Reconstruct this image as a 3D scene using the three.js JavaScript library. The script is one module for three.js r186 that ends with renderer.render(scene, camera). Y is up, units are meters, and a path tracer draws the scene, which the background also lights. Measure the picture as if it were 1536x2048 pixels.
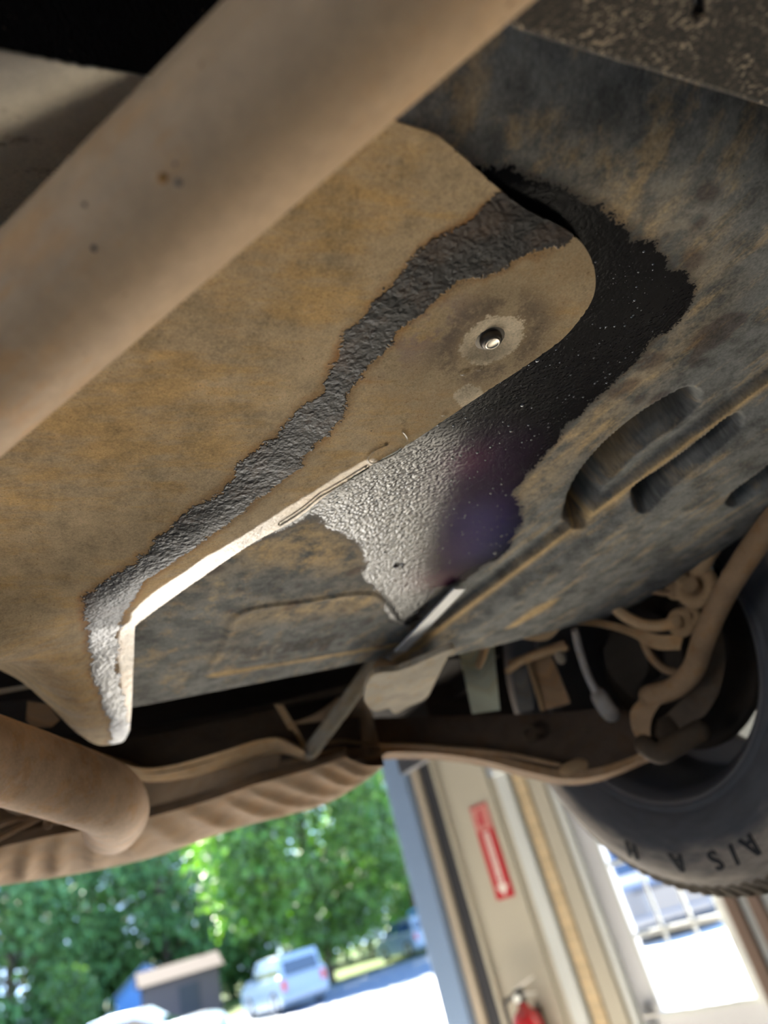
import * as THREE from 'three';
import { mergeGeometries } from 'three/addons/utils/BufferGeometryUtils.js';
import { RoundedBoxGeometry } from 'three/addons/geometries/RoundedBoxGeometry.js';
import { TextGeometry } from 'three/addons/geometries/TextGeometry.js';
import { FontLoader } from 'three/addons/loaders/FontLoader.js';

// ---------------------------------------------------------------- camera, sky, sun, exposure
const EYE = 1.65, FOC = 1420, PITCH = 29.2 * Math.PI / 180, ROLL = 17 * Math.PI / 180;
const scene = new THREE.Scene();
const camera = new THREE.PerspectiveCamera(2 * Math.atan(1024 / FOC) * 180 / Math.PI, 0.75, 0.01, 400);
camera.rotation.order = 'YXZ';
camera.rotation.set(PITCH, 0, -ROLL);
camera.position.set(0, EYE, 0);
camera.focus = 0.45;
camera.userData.fStop = 4.2;
const renderer = new THREE.WebGLRenderer();
renderer.toneMapping = THREE.LinearToneMapping;
renderer.toneMappingExposure = 3.3;
renderer.shadowMap.enabled = true;

const V = (x, y, z) => new THREE.Vector3(x, y, z);
const col = (r, g, b) => new THREE.Color().setRGB(r, g, b);

{ // clear morning sky: pale at the horizon, blue above
  const W = 64, H = 256, d = new Float32Array(W * H * 4);
  for (let j = 0; j < H; j++) {
    const el = Math.max(0, (j + 0.5) / H * 180 - 90) / 90, t = Math.pow(el, 0.5);
    for (let i = 0; i < W; i++) d.set([0.95 - 0.70 * t, 1.35 - 0.75 * t, 1.85 - 0.35 * t, 1], (j * W + i) * 4);
  }
  const t = new THREE.DataTexture(d, W, H, THREE.RGBAFormat, THREE.FloatType);
  t.mapping = THREE.EquirectangularReflectionMapping; t.magFilter = THREE.LinearFilter; t.needsUpdate = true;
  scene.background = t; scene.environment = t;
}
const SUN_AZ = -30 * Math.PI / 180, SUN_EL = 41 * Math.PI / 180;
const sun = new THREE.DirectionalLight(col(1, 0.94, 0.83), 27);
sun.name = 'sun';
sun.position.set(Math.sin(SUN_AZ) * Math.cos(SUN_EL) * 60, Math.sin(SUN_EL) * 60, -Math.cos(SUN_AZ) * Math.cos(SUN_EL) * 60);
sun.castShadow = true;
Object.assign(sun.shadow.camera, { left: -60, right: 60, top: 60, bottom: -60, near: 1, far: 200 });
sun.shadow.mapSize.set(4096, 4096);
scene.add(sun, sun.target);

// ---------------------------------------------------------------- helpers
const ss = (a, b, x) => { const t = Math.min(1, Math.max(0, (x - a) / (b - a))); return t * t * (3 - 2 * t); };
const mix = (a, b, t) => a + (b - a) * t;
const clamp = (x, a = 0, b = 1) => Math.min(b, Math.max(a, x));
function rng(seed) { let s = seed | 0; return () => { s = (s + 0x6d2b79f5) | 0; let t = Math.imul(s ^ (s >>> 15), 1 | s); t = (t + Math.imul(t ^ (t >>> 7), 61 | t)) ^ t; return ((t ^ (t >>> 14)) >>> 0) / 4294967296; }; }
// surveying: the direction in which a point of the photograph lies, and where that meets a level, a distance or a plane
function ray(px, py) {
  const dx = px - 768, dy = py - 1024, l = dx * Math.cos(ROLL) - dy * Math.sin(ROLL), n = dx * Math.sin(ROLL) + dy * Math.cos(ROLL);
  return V(l, FOC * Math.sin(PITCH) - n * Math.cos(PITCH), -(FOC * Math.cos(PITCH) + n * Math.sin(PITCH))).normalize();
}
const P = (px, py, h) => { const d = ray(px, py); d.multiplyScalar(h / d.y); d.y += EYE; return d; };
const D = (px, py, dist) => { const d = ray(px, py).multiplyScalar(dist); d.y += EYE; return d; };
const plan = (px, py, h) => { const p = P(px, py, h); return [p.x, -p.z]; };

const names = new Map();
function numbered(n) { const k = names.get(n) || 0; names.set(n, k + 1); return k ? n + '_' + String(k).padStart(3, '0') : n; }
function obj(name, geo, mat, parent) {
  const m = new THREE.Mesh(Array.isArray(geo) ? join(geo) : geo, mat);
  m.name = parent ? name : numbered(name); m.castShadow = m.receiveShadow = true; (parent || scene).add(m); return m;
}
function join(list) {
  return mergeGeometries(list.map((g) => {
    const o = g.index ? g.toNonIndexed() : g;
    for (const k of Object.keys(o.attributes)) if (!['position', 'normal', 'uv'].includes(k)) o.deleteAttribute(k);
    return o;
  }));
}
function thing(name, label, category, pos, turn = 0, group) {
  const o = new THREE.Group(); o.name = numbered(name); scene.add(o);
  if (pos) o.position.copy(pos); o.rotation.y = turn; tag(o, label, category, group); return o;
}
function tag(o, label, category, group) { o.userData.label = label; o.userData.category = category; if (group) o.userData.group = group; return o; }
function struct(o, label) { o.userData.kind = 'structure'; if (label) o.userData.label = label; return o; }
function box(w, h, d, x = 0, y = 0, z = 0, r = 0) {
  const g = r ? new RoundedBoxGeometry(w, h, d, 2, r) : new THREE.BoxGeometry(w, h, d); g.translate(x, y, z); return g;
}
function tube(pts, r, n = 48, radial = 14) {
  const c = new THREE.CatmullRomCurve3(pts, false, 'centripetal'), g = new THREE.TubeGeometry(c, n, r, radial, false);
  const caps = [[0, -1], [1, 1]].map(([t, s]) => { const k = new THREE.SphereGeometry(r, radial, 6); const p = c.getPoint(t); k.translate(p.x, p.y, p.z); return k; });
  const L = c.getLength(), uv = g.attributes.uv; for (let i = 0; i < uv.count; i++) uv.setXY(i, uv.getX(i) * L, uv.getY(i) * r * 6.28);
  return join([g, ...caps]);
}
// bar between two points with a flat rectangular section
function bar(a, b, w, t, up = V(0, 1, 0)) {
  const L = a.distanceTo(b), g = new RoundedBoxGeometry(w, t, L, 2, Math.min(w, t) * 0.25), m = new THREE.Matrix4();
  const z = b.clone().sub(a).normalize(), x = up.clone().cross(z).normalize(), y = z.clone().cross(x);
  m.makeBasis(x, y, z).setPosition(a.clone().add(b).multiplyScalar(0.5)); g.applyMatrix4(m); return g;
}
// closed loft through sections of equally many points
function loft(sections, closed = true) {
  const n = sections[0].length, m = sections.length, pos = [], uv = [], idx = [];
  let run = 0;
  sections.forEach((s, i) => {
    if (i) run += s[0].distanceTo(sections[i - 1][0]);
    let across = 0;
    for (let j = 0; j <= (closed ? n : n - 1); j++) { const p = s[j % n]; if (j) across += p.distanceTo(s[j - 1]); pos.push(p.x, p.y, p.z); uv.push(run, across); }
  });
  const w = closed ? n + 1 : n;
  for (let i = 0; i < m - 1; i++) for (let j = 0; j < w - 1; j++) { const a = i * w + j; idx.push(a, a + w, a + 1, a + 1, a + w, a + w + 1); }
  if (closed) for (const i of [0, m - 1]) for (let j = 1; j < n - 1; j++) idx.push(i * w, i * w + j, i * w + j + 1);
  const g = new THREE.BufferGeometry();
  g.setAttribute('position', new THREE.Float32BufferAttribute(pos, 3)); g.setAttribute('uv', new THREE.Float32BufferAttribute(uv, 2));
  g.setIndex(idx); const f = g.toNonIndexed(); f.computeVertexNormals(); return f;
}
// sections along a stretch given by two rows of points, rounded between them by a spline
function smoothRows(rows, count) {
  const curves = rows.map((r) => new THREE.CatmullRomCurve3(r, false, 'centripetal'));
  return Array.from({ length: count + 1 }, (_, i) => curves.map((c) => c.getPoint(i / count)));
}
function sdPoly(p, x, y) {
  let d = 1e9, s = 1;
  for (let i = 0, j = p.length - 1; i < p.length; j = i, i++) {
    const ex = p[j][0] - p[i][0], ey = p[j][1] - p[i][1], wx = x - p[i][0], wy = y - p[i][1];
    const t = clamp((wx * ex + wy * ey) / (ex * ex + ey * ey)), bx = wx - ex * t, by = wy - ey * t;
    d = Math.min(d, bx * bx + by * by);
    const c1 = y >= p[i][1], c2 = y < p[j][1], c3 = ex * wy > ey * wx;
    if ((c1 && c2 && c3) || (!c1 && !c2 && !c3)) s = -s;
  }
  return s * Math.sqrt(d);
}
function nearest(p, x, y) {
  let best = 1e9, q = [x, y];
  for (let i = 0, j = p.length - 1; i < p.length; j = i, i++) {
    const ex = p[j][0] - p[i][0], ey = p[j][1] - p[i][1], t = clamp(((x - p[i][0]) * ex + (y - p[i][1]) * ey) / (ex * ex + ey * ey));
    const a = p[i][0] + ex * t, b = p[i][1] + ey * t, d = (a - x) ** 2 + (b - y) ** 2;
    if (d < best) { best = d; q = [a, b]; }
  }
  return q;
}
const spline2 = (pts, n) => new THREE.CatmullRomCurve3(pts.map(([a, b]) => V(a, b, 0)), true, 'centripetal').getPoints(n).slice(0, -1).map((v) => [v.x, v.y]);
// a pressed sheet: outline in plan (x, forward), height by formula, real thickness; uv = plan metres within a square domain
function sheet(poly, yOf, cell, thick, [u0, f0, S]) {
  const xs = poly.map((p) => p[0]), fs = poly.map((p) => p[1]);
  const x0 = Math.min(...xs) - cell, y0 = Math.min(...fs) - cell, nx = Math.ceil((Math.max(...xs) + cell - x0) / cell), ny = Math.ceil((Math.max(...fs) + cell - y0) / cell);
  const W = nx + 1, sd = new Float32Array(W * (ny + 1));
  for (let j = 0; j <= ny; j++) for (let i = 0; i <= nx; i++) sd[j * W + i] = sdPoly(poly, x0 + i * cell, y0 + j * cell);
  const id = new Int32Array(W * (ny + 1)).fill(-1), pos = [], uv = [], tri = [];
  const vert = (k) => {
    if (id[k] < 0) {
      let x = x0 + (k % W) * cell, f = y0 + Math.floor(k / W) * cell;
      if (sd[k] > 0) [x, f] = nearest(poly, x, f);
      id[k] = pos.length / 3; pos.push(x, EYE + yOf(x, f), -f); uv.push((x - u0) / S, (f - f0) / S);
    }
    return id[k];
  };
  for (let j = 0; j < ny; j++) for (let i = 0; i < nx; i++) {
    const a = j * W + i, q = [a, a + 1, a + W + 1, a + W];
    if (q.filter((k) => sd[k] <= 0).length < 2 && !q.some((k) => sd[k] < -cell * 0.3)) continue;
    if (!q.some((k) => sd[k] <= 0)) continue;
    const [A, B, C, E] = q.map(vert);
    tri.push(A, C, B, A, E, C);
  }
  if (thick) {
    const n = pos.length / 3, t0 = tri.length, edge = new Map();
    for (let i = 0; i < t0; i += 3) for (let e = 0; e < 3; e++) { const a = tri[i + e], b = tri[i + (e + 1) % 3]; edge.set(a + ',' + b, [a, b]); }
    for (let i = 0; i < n; i++) { pos.push(pos[i * 3], pos[i * 3 + 1] + thick, pos[i * 3 + 2]); uv.push(uv[i * 2], uv[i * 2 + 1]); }
    for (let i = 0; i < t0; i += 3) tri.push(tri[i] + n, tri[i + 2] + n, tri[i + 1] + n);
    const g1 = new THREE.BufferGeometry(); g1.setAttribute('position', new THREE.Float32BufferAttribute(pos, 3)); g1.setAttribute('uv', new THREE.Float32BufferAttribute(uv, 2)); g1.setIndex(tri); g1.computeVertexNormals();
    const sp = [], su = [];
    for (const [k, [a, b]] of edge) if (!edge.has(b + ',' + a)) for (const v of [a, b, b + n, a, b + n, a + n]) { sp.push(pos[v * 3], pos[v * 3 + 1], pos[v * 3 + 2]); su.push(uv[v * 2], uv[v * 2 + 1]); }
    const g2 = new THREE.BufferGeometry(); g2.setAttribute('position', new THREE.Float32BufferAttribute(sp, 3)); g2.setAttribute('uv', new THREE.Float32BufferAttribute(su, 2)); g2.computeVertexNormals();
    return join([g1, g2]);
  }
  const g = new THREE.BufferGeometry(); g.setAttribute('position', new THREE.Float32BufferAttribute(pos, 3)); g.setAttribute('uv', new THREE.Float32BufferAttribute(uv, 2)); g.setIndex(tri); g.computeVertexNormals();
  return g;
}

// ---------------------------------------------------------------- noise tables and masks
function noiseTable(N, from, to, gain, seed) {
  const r = rng(seed), out = new Float32Array(N * N); let amp = 1, sum = 0;
  for (let p = from; p <= to; p *= 2, amp *= gain) {
    const g = new Float32Array(p * p).map(() => r()); sum += amp;
    for (let y = 0; y < N; y++) {
      const fy = y / N * p, iy = Math.floor(fy), ty = fy - iy, sy = ty * ty * (3 - 2 * ty), r0 = iy % p * p, r1 = (iy + 1) % p * p;
      for (let x = 0; x < N; x++) {
        const fx = x / N * p, ix = Math.floor(fx), tx = fx - ix, sx = tx * tx * (3 - 2 * tx), a = ix % p, b = (ix + 1) % p;
        out[y * N + x] += amp * ((g[r0 + a] * (1 - sx) + g[r0 + b] * sx) * (1 - sy) + (g[r1 + a] * (1 - sx) + g[r1 + b] * sx) * sy);
      }
    }
  }
  let lo = 1e9, hi = -1e9; for (const v of out) { lo = Math.min(lo, v); hi = Math.max(hi, v); }
  for (let i = 0; i < out.length; i++) out[i] = (out[i] - lo) / (hi - lo);
  return out;
}
const NT = 1024, T1 = noiseTable(NT, 8, 512, 0.6, 11), T2 = noiseTable(NT, 16, 512, 0.72, 23), T3 = noiseTable(NT, 128, 512, 0.7, 37);
const T4 = (() => { // small domes of liquid, packed at random
  const N = NT, C = 110, out = new Float32Array(N * N), r = rng(77), c = N / C;
  for (let pass = 0; pass < 2; pass++) for (let j = 0; j < C; j++) for (let i = 0; i < C; i++) {
    const R = c * (pass ? 0.28 + 0.25 * r() : 0.42 + 0.38 * r()), x = (i + r()) * c, y = (j + r()) * c; if (r() < 0.12) continue;
    for (let b = Math.floor(y - R); b <= y + R; b++) for (let a = Math.floor(x - R); a <= x + R; a++) { const d = ((a - x) ** 2 + (b - y) ** 2) / (R * R); if (d < 1) { const k = ((b + N) % N) * N + (a + N) % N, h = Math.sqrt(1 - d) * R / c; if (h > out[k]) out[k] = h; } }
  }
  return out;
})();
function smp(t, x, y) { // one unit = one tile
  x = (x - Math.floor(x)) * NT; y = (y - Math.floor(y)) * NT;
  const ix = x | 0, iy = y | 0, fx = x - ix, fy = y - iy, a = ix & 1023, b = (ix + 1) & 1023, r0 = (iy & 1023) * NT, r1 = ((iy + 1) & 1023) * NT;
  return (t[r0 + a] * (1 - fx) + t[r0 + b] * fx) * (1 - fy) + (t[r1 + a] * (1 - fx) + t[r1 + b] * fx) * fy;
}
function mask(polys, [u0, f0, S], blur, draw) {
  const N = 1024, c = document.createElement('canvas'); c.width = c.height = N; const g = c.getContext('2d');
  g.fillStyle = '#000'; g.fillRect(0, 0, N, N); g.fillStyle = '#fff'; g.strokeStyle = '#fff';
  const X = (u) => (u - u0) / S * N, Y = (f) => (f - f0) / S * N;
  for (const p of polys) { g.beginPath(); p.forEach(([u, f], i) => (i ? g.lineTo(X(u), Y(f)) : g.moveTo(X(u), Y(f)))); g.closePath(); g.fill(); }
  if (draw) draw(g, X, Y, N / S);
  const d = g.getImageData(0, 0, N, N).data; let a = new Float32Array(N * N); for (let i = 0; i < a.length; i++) a[i] = d[i * 4] / 255;
  const R = Math.round(blur / S * N);
  if (R > 0) for (let k = 0; k < 3; k++) for (const [sx, sy] of [[1, N], [N, 1]]) {
    const b = new Float32Array(N * N);
    for (let r = 0; r < N; r++) { let s = 0; const o = r * sy; for (let i = -R; i < N; i++) { if (i + R < N) s += a[o + (i + R) * sx]; if (i - R - 1 >= 0) s -= a[o + (i - R - 1) * sx]; if (i >= 0) b[o + i * sx] = s / (2 * R + 1); } }
    a = b;
  }
  return (u, f) => {
    const x = clamp(X(u) - 0.5, 0, N - 1.001), y = clamp(Y(f) - 0.5, 0, N - 1.001), ix = x | 0, iy = y | 0, fx = x - ix, fy = y - iy, o = iy * N + ix;
    return (a[o] * (1 - fx) + a[o + 1] * fx) * (1 - fy) + (a[o + N] * (1 - fx) + a[o + N + 1] * fx) * fy;
  };
}
function dataTex(data, N, srgb, M = N) {
  const t = new THREE.DataTexture(data, N, M, THREE.RGBAFormat, data instanceof Float32Array ? THREE.FloatType : THREE.UnsignedByteType);
  t.magFilter = t.minFilter = THREE.LinearFilter; t.wrapS = t.wrapT = THREE.RepeatWrapping; if (srgb) t.colorSpace = THREE.SRGBColorSpace; t.needsUpdate = true; return t;
}
const enc = (x) => { x = clamp(x); return 255 * (x <= 0.0031308 ? 12.92 * x : 1.055 * Math.pow(x, 1 / 2.4) - 0.055); };
// colour, (roughness, metalness, gloss of the film) and relief over a plan domain; shade(u, f, out) fills out = [r,g,b, gloss, rough, metal, relief 0..1]
function surfaceMaps(N, [u0, f0, S], shade) {
  const c = new Uint8Array(N * N * 4), o = new Uint8Array(N * N * 4), b = new Float32Array(N * N), out = new Float32Array(8);
  for (let j = 0; j < N; j++) for (let i = 0; i < N; i++) {
    const k = (j * N + i) * 4; shade(u0 + (i + 0.5) / N * S, f0 + (j + 0.5) / N * S, out);
    c[k] = enc(out[0]); c[k + 1] = enc(out[1]); c[k + 2] = enc(out[2]); c[k + 3] = 255;
    o[k] = 0; o[k + 1] = 255 * clamp(out[4]); o[k + 2] = 255 * clamp(out[5]); o[k + 3] = 255 * clamp(out[3]);
    b[j * N + i] = out[6];
  }
  const bt = new THREE.DataTexture(b, N, N, THREE.RedFormat, THREE.FloatType); bt.magFilter = THREE.LinearFilter; bt.needsUpdate = true;
  const ct = dataTex(c, N, true), ot = dataTex(o, N, false); ct.wrapS = ct.wrapT = ot.wrapS = ot.wrapT = THREE.ClampToEdgeWrapping;
  return { map: ct, roughnessMap: ot, metalnessMap: ot, specularIntensityMap: ot, bumpMap: bt };
}
// a general grimy surface in metres
function grime(N, shade) {
  const c = new Uint8Array(N * N * 4), b = new Float32Array(N * N), out = [0, 0, 0, 0];
  for (let j = 0; j < N; j++) for (let i = 0; i < N; i++) { shade(i / N, j / N, out); const k = (j * N + i) * 4; c[k] = enc(out[0]); c[k + 1] = enc(out[1]); c[k + 2] = enc(out[2]); c[k + 3] = 255; b[j * N + i] = out[3]; }
  const bt = new THREE.DataTexture(b, N, N, THREE.RedFormat, THREE.FloatType); bt.magFilter = THREE.LinearFilter; bt.wrapS = bt.wrapT = THREE.RepeatWrapping; bt.needsUpdate = true;
  return [dataTex(c, N, true), bt];
}
function rep(t, s, r = s) { const k = t.clone(); k.repeat.set(s, r); k.needsUpdate = true; return k; }
const [grimeC, grimeB] = grime(512, (x, y, o) => {
  const a = smp(T1, x, y), b = smp(T3, x, y), v = 0.62 + 0.5 * a + 0.18 * (b - 0.5);
  const d = ss(0.55, 0.75, smp(T2, x + 0.37, y + 0.11));
  o[0] = clamp(v * mix(1, 1.0, d)); o[1] = clamp(v * mix(0.97, 0.88, d)); o[2] = clamp(v * mix(0.92, 0.72, d)); o[3] = a * 0.6 + b * 0.4;
});
function dirty(color, rough = 0.85, scale = 4, extra = {}) {
  return new THREE.MeshPhysicalMaterial({ color, specularIntensity: 0.35, roughness: rough, map: rep(grimeC, scale), bumpMap: rep(grimeB, scale), bumpScale: 0.0012, ...extra });
}
const plain = (color, rough = 0.6, extra = {}) => new THREE.MeshPhysicalMaterial({ color, roughness: rough, ...extra });

// ---------------------------------------------------------------- the building
// wall frame: u runs along the front wall (to the right, towards the car), N points into the shop
const WU = V(0.803, 0, 0.596).normalize(), WN = V(-WU.z, 0, WU.x), WJ = V(-0.432, 0, -4.874), WALL_TURN = Math.atan2(-WU.z, WU.x);
const inWall = (u, y, v) => WJ.clone().addScaledVector(WU, u).addScaledVector(WN, v).setY(y);
function wbox(u0, u1, y0, y1, v0, v1, r = 0) { // box in wall coordinates, placed in the world
  const g = box(u1 - u0, y1 - y0, v1 - v0, 0, 0, 0, r);
  const uv = g.attributes.uv; if (uv) { const p = g.attributes.position, n = g.attributes.normal; for (let i = 0; i < uv.count; i++) uv.setXY(i, (Math.abs(n.getX(i)) > 0.5 ? p.getZ(i) : p.getX(i)) + (u0 + u1) / 2, (Math.abs(n.getY(i)) > 0.5 ? p.getZ(i) : p.getY(i)) + (y0 + y1) / 2); }
  g.rotateY(WALL_TURN); const c = inWall((u0 + u1) / 2, (y0 + y1) / 2, (v0 + v1) / 2); g.translate(c.x, c.y, c.z); return g;
}
const [concC, concB] = grime(512, (x, y, o) => {
  const a = smp(T1, x, y), b = smp(T2, x, y), v = 0.60 + 0.22 * (a - 0.5) + 0.22 * (b - 0.5); o[0] = v; o[1] = v * 0.975; o[2] = v * 0.93; o[3] = b;
});
const shopFloor = plain(col(0.74, 0.73, 0.70), 0.8, { map: rep(concC, 0.6), bumpMap: rep(concB, 0.6), bumpScale: 0.002 });
const shopWall = plain(col(0.25, 0.24, 0.22), 0.8);
const beigePanel = plain(col(0.46, 0.415, 0.325), 0.55, { bumpMap: rep(grimeB, 0.8), bumpScale: 0.001 });
const palePaint = plain(col(0.58, 0.59, 0.56), 0.5), greyDoor = plain(col(0.62, 0.61, 0.62), 0.45), bluePaint = plain(col(0.20, 0.28, 0.42), 0.4);
const tanWood = plain(col(0.66, 0.52, 0.33), 0.6, { map: rep(grimeC, 1, 6) }), darkRubber = plain(col(0.03, 0.03, 0.035), 0.7), brownTrim = plain(col(0.16, 0.10, 0.07), 0.6);

struct(obj('floor', wbox(-11, 9, -0.15, 0, -0.1, 9), shopFloor), 'smooth grey concrete shop floor');
struct(obj('ceiling', wbox(-11, 9, 4.6, 4.75, -0.1, 9), plain(col(0.3, 0.29, 0.27), 0.8)), 'dark shop ceiling high above the lift');
struct(obj('wall_back', [wbox(-11, 1.0, 0, 4.6, 9, 9.15), wbox(3.2, 9, 0, 4.6, 9, 9.15), wbox(1.0, 3.2, 2.4, 4.6, 9, 9.15)], shopWall), 'dark grey back wall with an added unseen opening for fill light');  // unseen rear opening added to light the pipe and tyre from behind
struct(obj('wall_right', wbox(9, 9.15, 0, 4.6, -0.1, 9.15), shopWall), 'dark grey end wall of the shop');
struct(obj('wall_left', wbox(-11.15, -11, 0, 4.6, -0.12, 9.15), shopWall), 'dark grey end wall beside the open bay');
{
  const w = struct(obj('wall_front', [wbox(0.17, 1.075, 0, 4.6, -0.12, 0), wbox(1.075, 1.80, 2.13, 4.6, -0.12, 0), wbox(1.80, 9, 0, 4.6, -0.12, 0), wbox(-7.8, 0.17, 3.5, 4.6, -0.12, 0), wbox(-11, -7.8, 0, 4.6, -0.12, 0)], beigePanel), 'beige painted metal wall beside the open bay door');
  // ribs of the sheet panelling
  for (const u of [2.35, 2.75, 3.15, 3.55, 3.95]) obj('wall_rib', wbox(u, u + 0.07, 0, 4.6, 0, 0.035, 0.008), palePaint, w);
  obj('wall_fold', wbox(0.655, 0.70, 0, 4.6, -0.002, 0.02, 0.006), beigePanel, w);
  obj('wall_rib', wbox(0.765, 0.855, 0, 4.6, 0, 0.045, 0.01), palePaint, w);
  obj('door_track_gap', wbox(0.225, 0.31, 0, 4.3, 0, 0.03, 0.006), darkRubber, w);
  obj('wall_rib', wbox(0.315, 0.345, 0, 4.6, 0, 0.03, 0.006), beigePanel, w);
  struct(obj('trim_1', wbox(-0.02, 0.16, 0, 4.05, -0.12, 0.10, 0.01), bluePaint), 'blue grey steel jamb of the open bay door');
  struct(obj('trim_2', wbox(0.162, 0.222, 0, 4.3, 0, 0.05, 0.006), plain(col(0.5, 0.42, 0.32), 0.6)), 'tan edge strip beside the blue jamb');
  struct(obj('trim_3', wbox(0.875, 0.95, 0, 2.22, 0, 0.03, 0.004), tanWood), 'tan wooden batten beside the door frame');
  struct(obj('trim_4', wbox(1.745, 1.80, 0, 2.2, 0, 0.05, 0.004), brownTrim), 'dark brown door casing strip');
  struct(obj('trim_5', wbox(1.845, 1.90, 0, 2.2, 0, 0.05, 0.004), brownTrim), 'dark brown strip on the pale wall past the door');
  obj('wall_panel', wbox(1.80, 2.3, 0, 2.6, 0, 0.012), palePaint, w);
  obj('wall_panel', wbox(0.955, 1.055, 0, 2.6, 0, 0.022, 0.006), beigePanel, w);
}
{ // walk-through door with a glazed upper half
  const d = new THREE.Group(); d.name = 'door_1'; scene.add(d); struct(d, 'pale grey walk-through door with a glazed upper half and white bars');
  obj('door_frame', [wbox(1.075, 1.105, 0, 2.13, -0.12, 0.02), wbox(1.715, 1.745, 0, 2.13, -0.12, 0.02), wbox(1.105, 1.715, 2.09, 2.13, -0.12, 0.02)], palePaint, d);
  obj('door_leaf', [wbox(1.107, 1.215, 0.01, 2.085, -0.07, -0.025), wbox(1.685, 1.713, 0.01, 2.085, -0.07, -0.025), wbox(1.215, 1.685, 0.01, 0.985, -0.07, -0.025), wbox(1.215, 1.685, 1.93, 2.085, -0.07, -0.025)], greyDoor, d);
  obj('glazing_bead', [wbox(1.205, 1.225, 0.975, 1.94, -0.025, -0.012, 0.003), wbox(1.675, 1.695, 0.975, 1.94, -0.025, -0.012, 0.003), wbox(1.205, 1.695, 0.965, 0.99, -0.025, -0.005, 0.003), wbox(1.205, 1.695, 1.925, 1.945, -0.025, -0.012, 0.003)], palePaint, d);
  obj('pane', wbox(1.215, 1.685, 0.985, 1.93, -0.05, -0.046), plain(col(1, 1, 1), 0.0, { transmission: 1, thickness: 0, ior: 1.45 }), d);
  for (const y of [1.30, 1.62]) obj('muntin', wbox(1.215, 1.685, y - 0.011, y + 0.011, -0.044, -0.03, 0.003), palePaint, d);
  for (const u of [1.372, 1.528]) obj('muntin', wbox(u - 0.008, u + 0.008, 0.985, 1.93, -0.046, -0.034, 0.003), palePaint, d);
  obj('door_handle', [wbox(1.13, 1.18, 0.93, 1.03, -0.025, -0.015, 0.004), wbox(1.14, 1.24, 0.985, 1.003, 0.02, 0.036, 0.006), wbox(1.147, 1.163, 0.985, 1.003, -0.02, 0.03, 0.005)], plain(col(0.6, 0.58, 0.55), 0.3, { metalness: 1 }), d);
}
{ // door closer bracket above the wall rib
  const t = thing('door_closer', 'small white and dark door closer box high on the wall by the tan batten', 'door closer', inWall(0.86, 2.24, 0.05), WALL_TURN);
  obj('closer_body', box(0.17, 0.05, 0.06, 0, 0, 0, 0.008), palePaint, t); obj('arm', box(0.16, 0.02, 0.025, 0.16, 0, 0.03, 0.005), darkRubber, t); obj('end_cap', box(0.02, 0.052, 0.062, -0.09, 0, 0, 0.006), bluePaint, t);
}
{ // sign
  const c = document.createElement('canvas'); c.width = 128; c.height = 512; const g = c.getContext('2d');
  g.fillStyle = '#b3202a'; g.fillRect(0, 0, 128, 512); g.fillStyle = '#c98a80'; g.fillRect(0, 0, 128, 150);
  g.strokeStyle = '#b3303a'; g.lineWidth = 8; g.strokeRect(6, 6, 116, 138);
  g.fillStyle = '#b3303a'; g.beginPath(); g.arc(64, 40, 18, 0, 7); g.fill(); g.fillRect(48, 52, 32, 70); g.fillRect(30, 62, 12, 50);
  g.fillStyle = '#e6d9cf'; g.fillRect(44, 156, 40, 290); g.beginPath(); g.moveTo(20, 446); g.lineTo(108, 446); g.lineTo(64, 500); g.fill();
  g.save(); g.translate(75, 438); g.rotate(-Math.PI / 2); g.fillStyle = '#a01822'; g.font = 'bold 30px sans-serif'; g.fillText('FIRE EXTINGUISHER', 0, 0, 276); g.restore();
  const t = new THREE.CanvasTexture(c); t.colorSpace = THREE.SRGBColorSpace;
  const s = thing('fire_extinguisher_sign', 'tall narrow red and white fire extinguisher sign on the beige wall', 'sign', inWall(0.568, 1.86, 0.004), WALL_TURN);
  obj('sign_plate', box(0.128, 0.50, 0.003), plain(col(0.5, 0.06, 0.06), 0.5), s);
  const f = new THREE.PlaneGeometry(0.126, 0.496); f.translate(0, 0, 0.0022); obj('sign_print', f, new THREE.MeshPhysicalMaterial({ map: t, roughness: 0.5 }), s);
}
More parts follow.
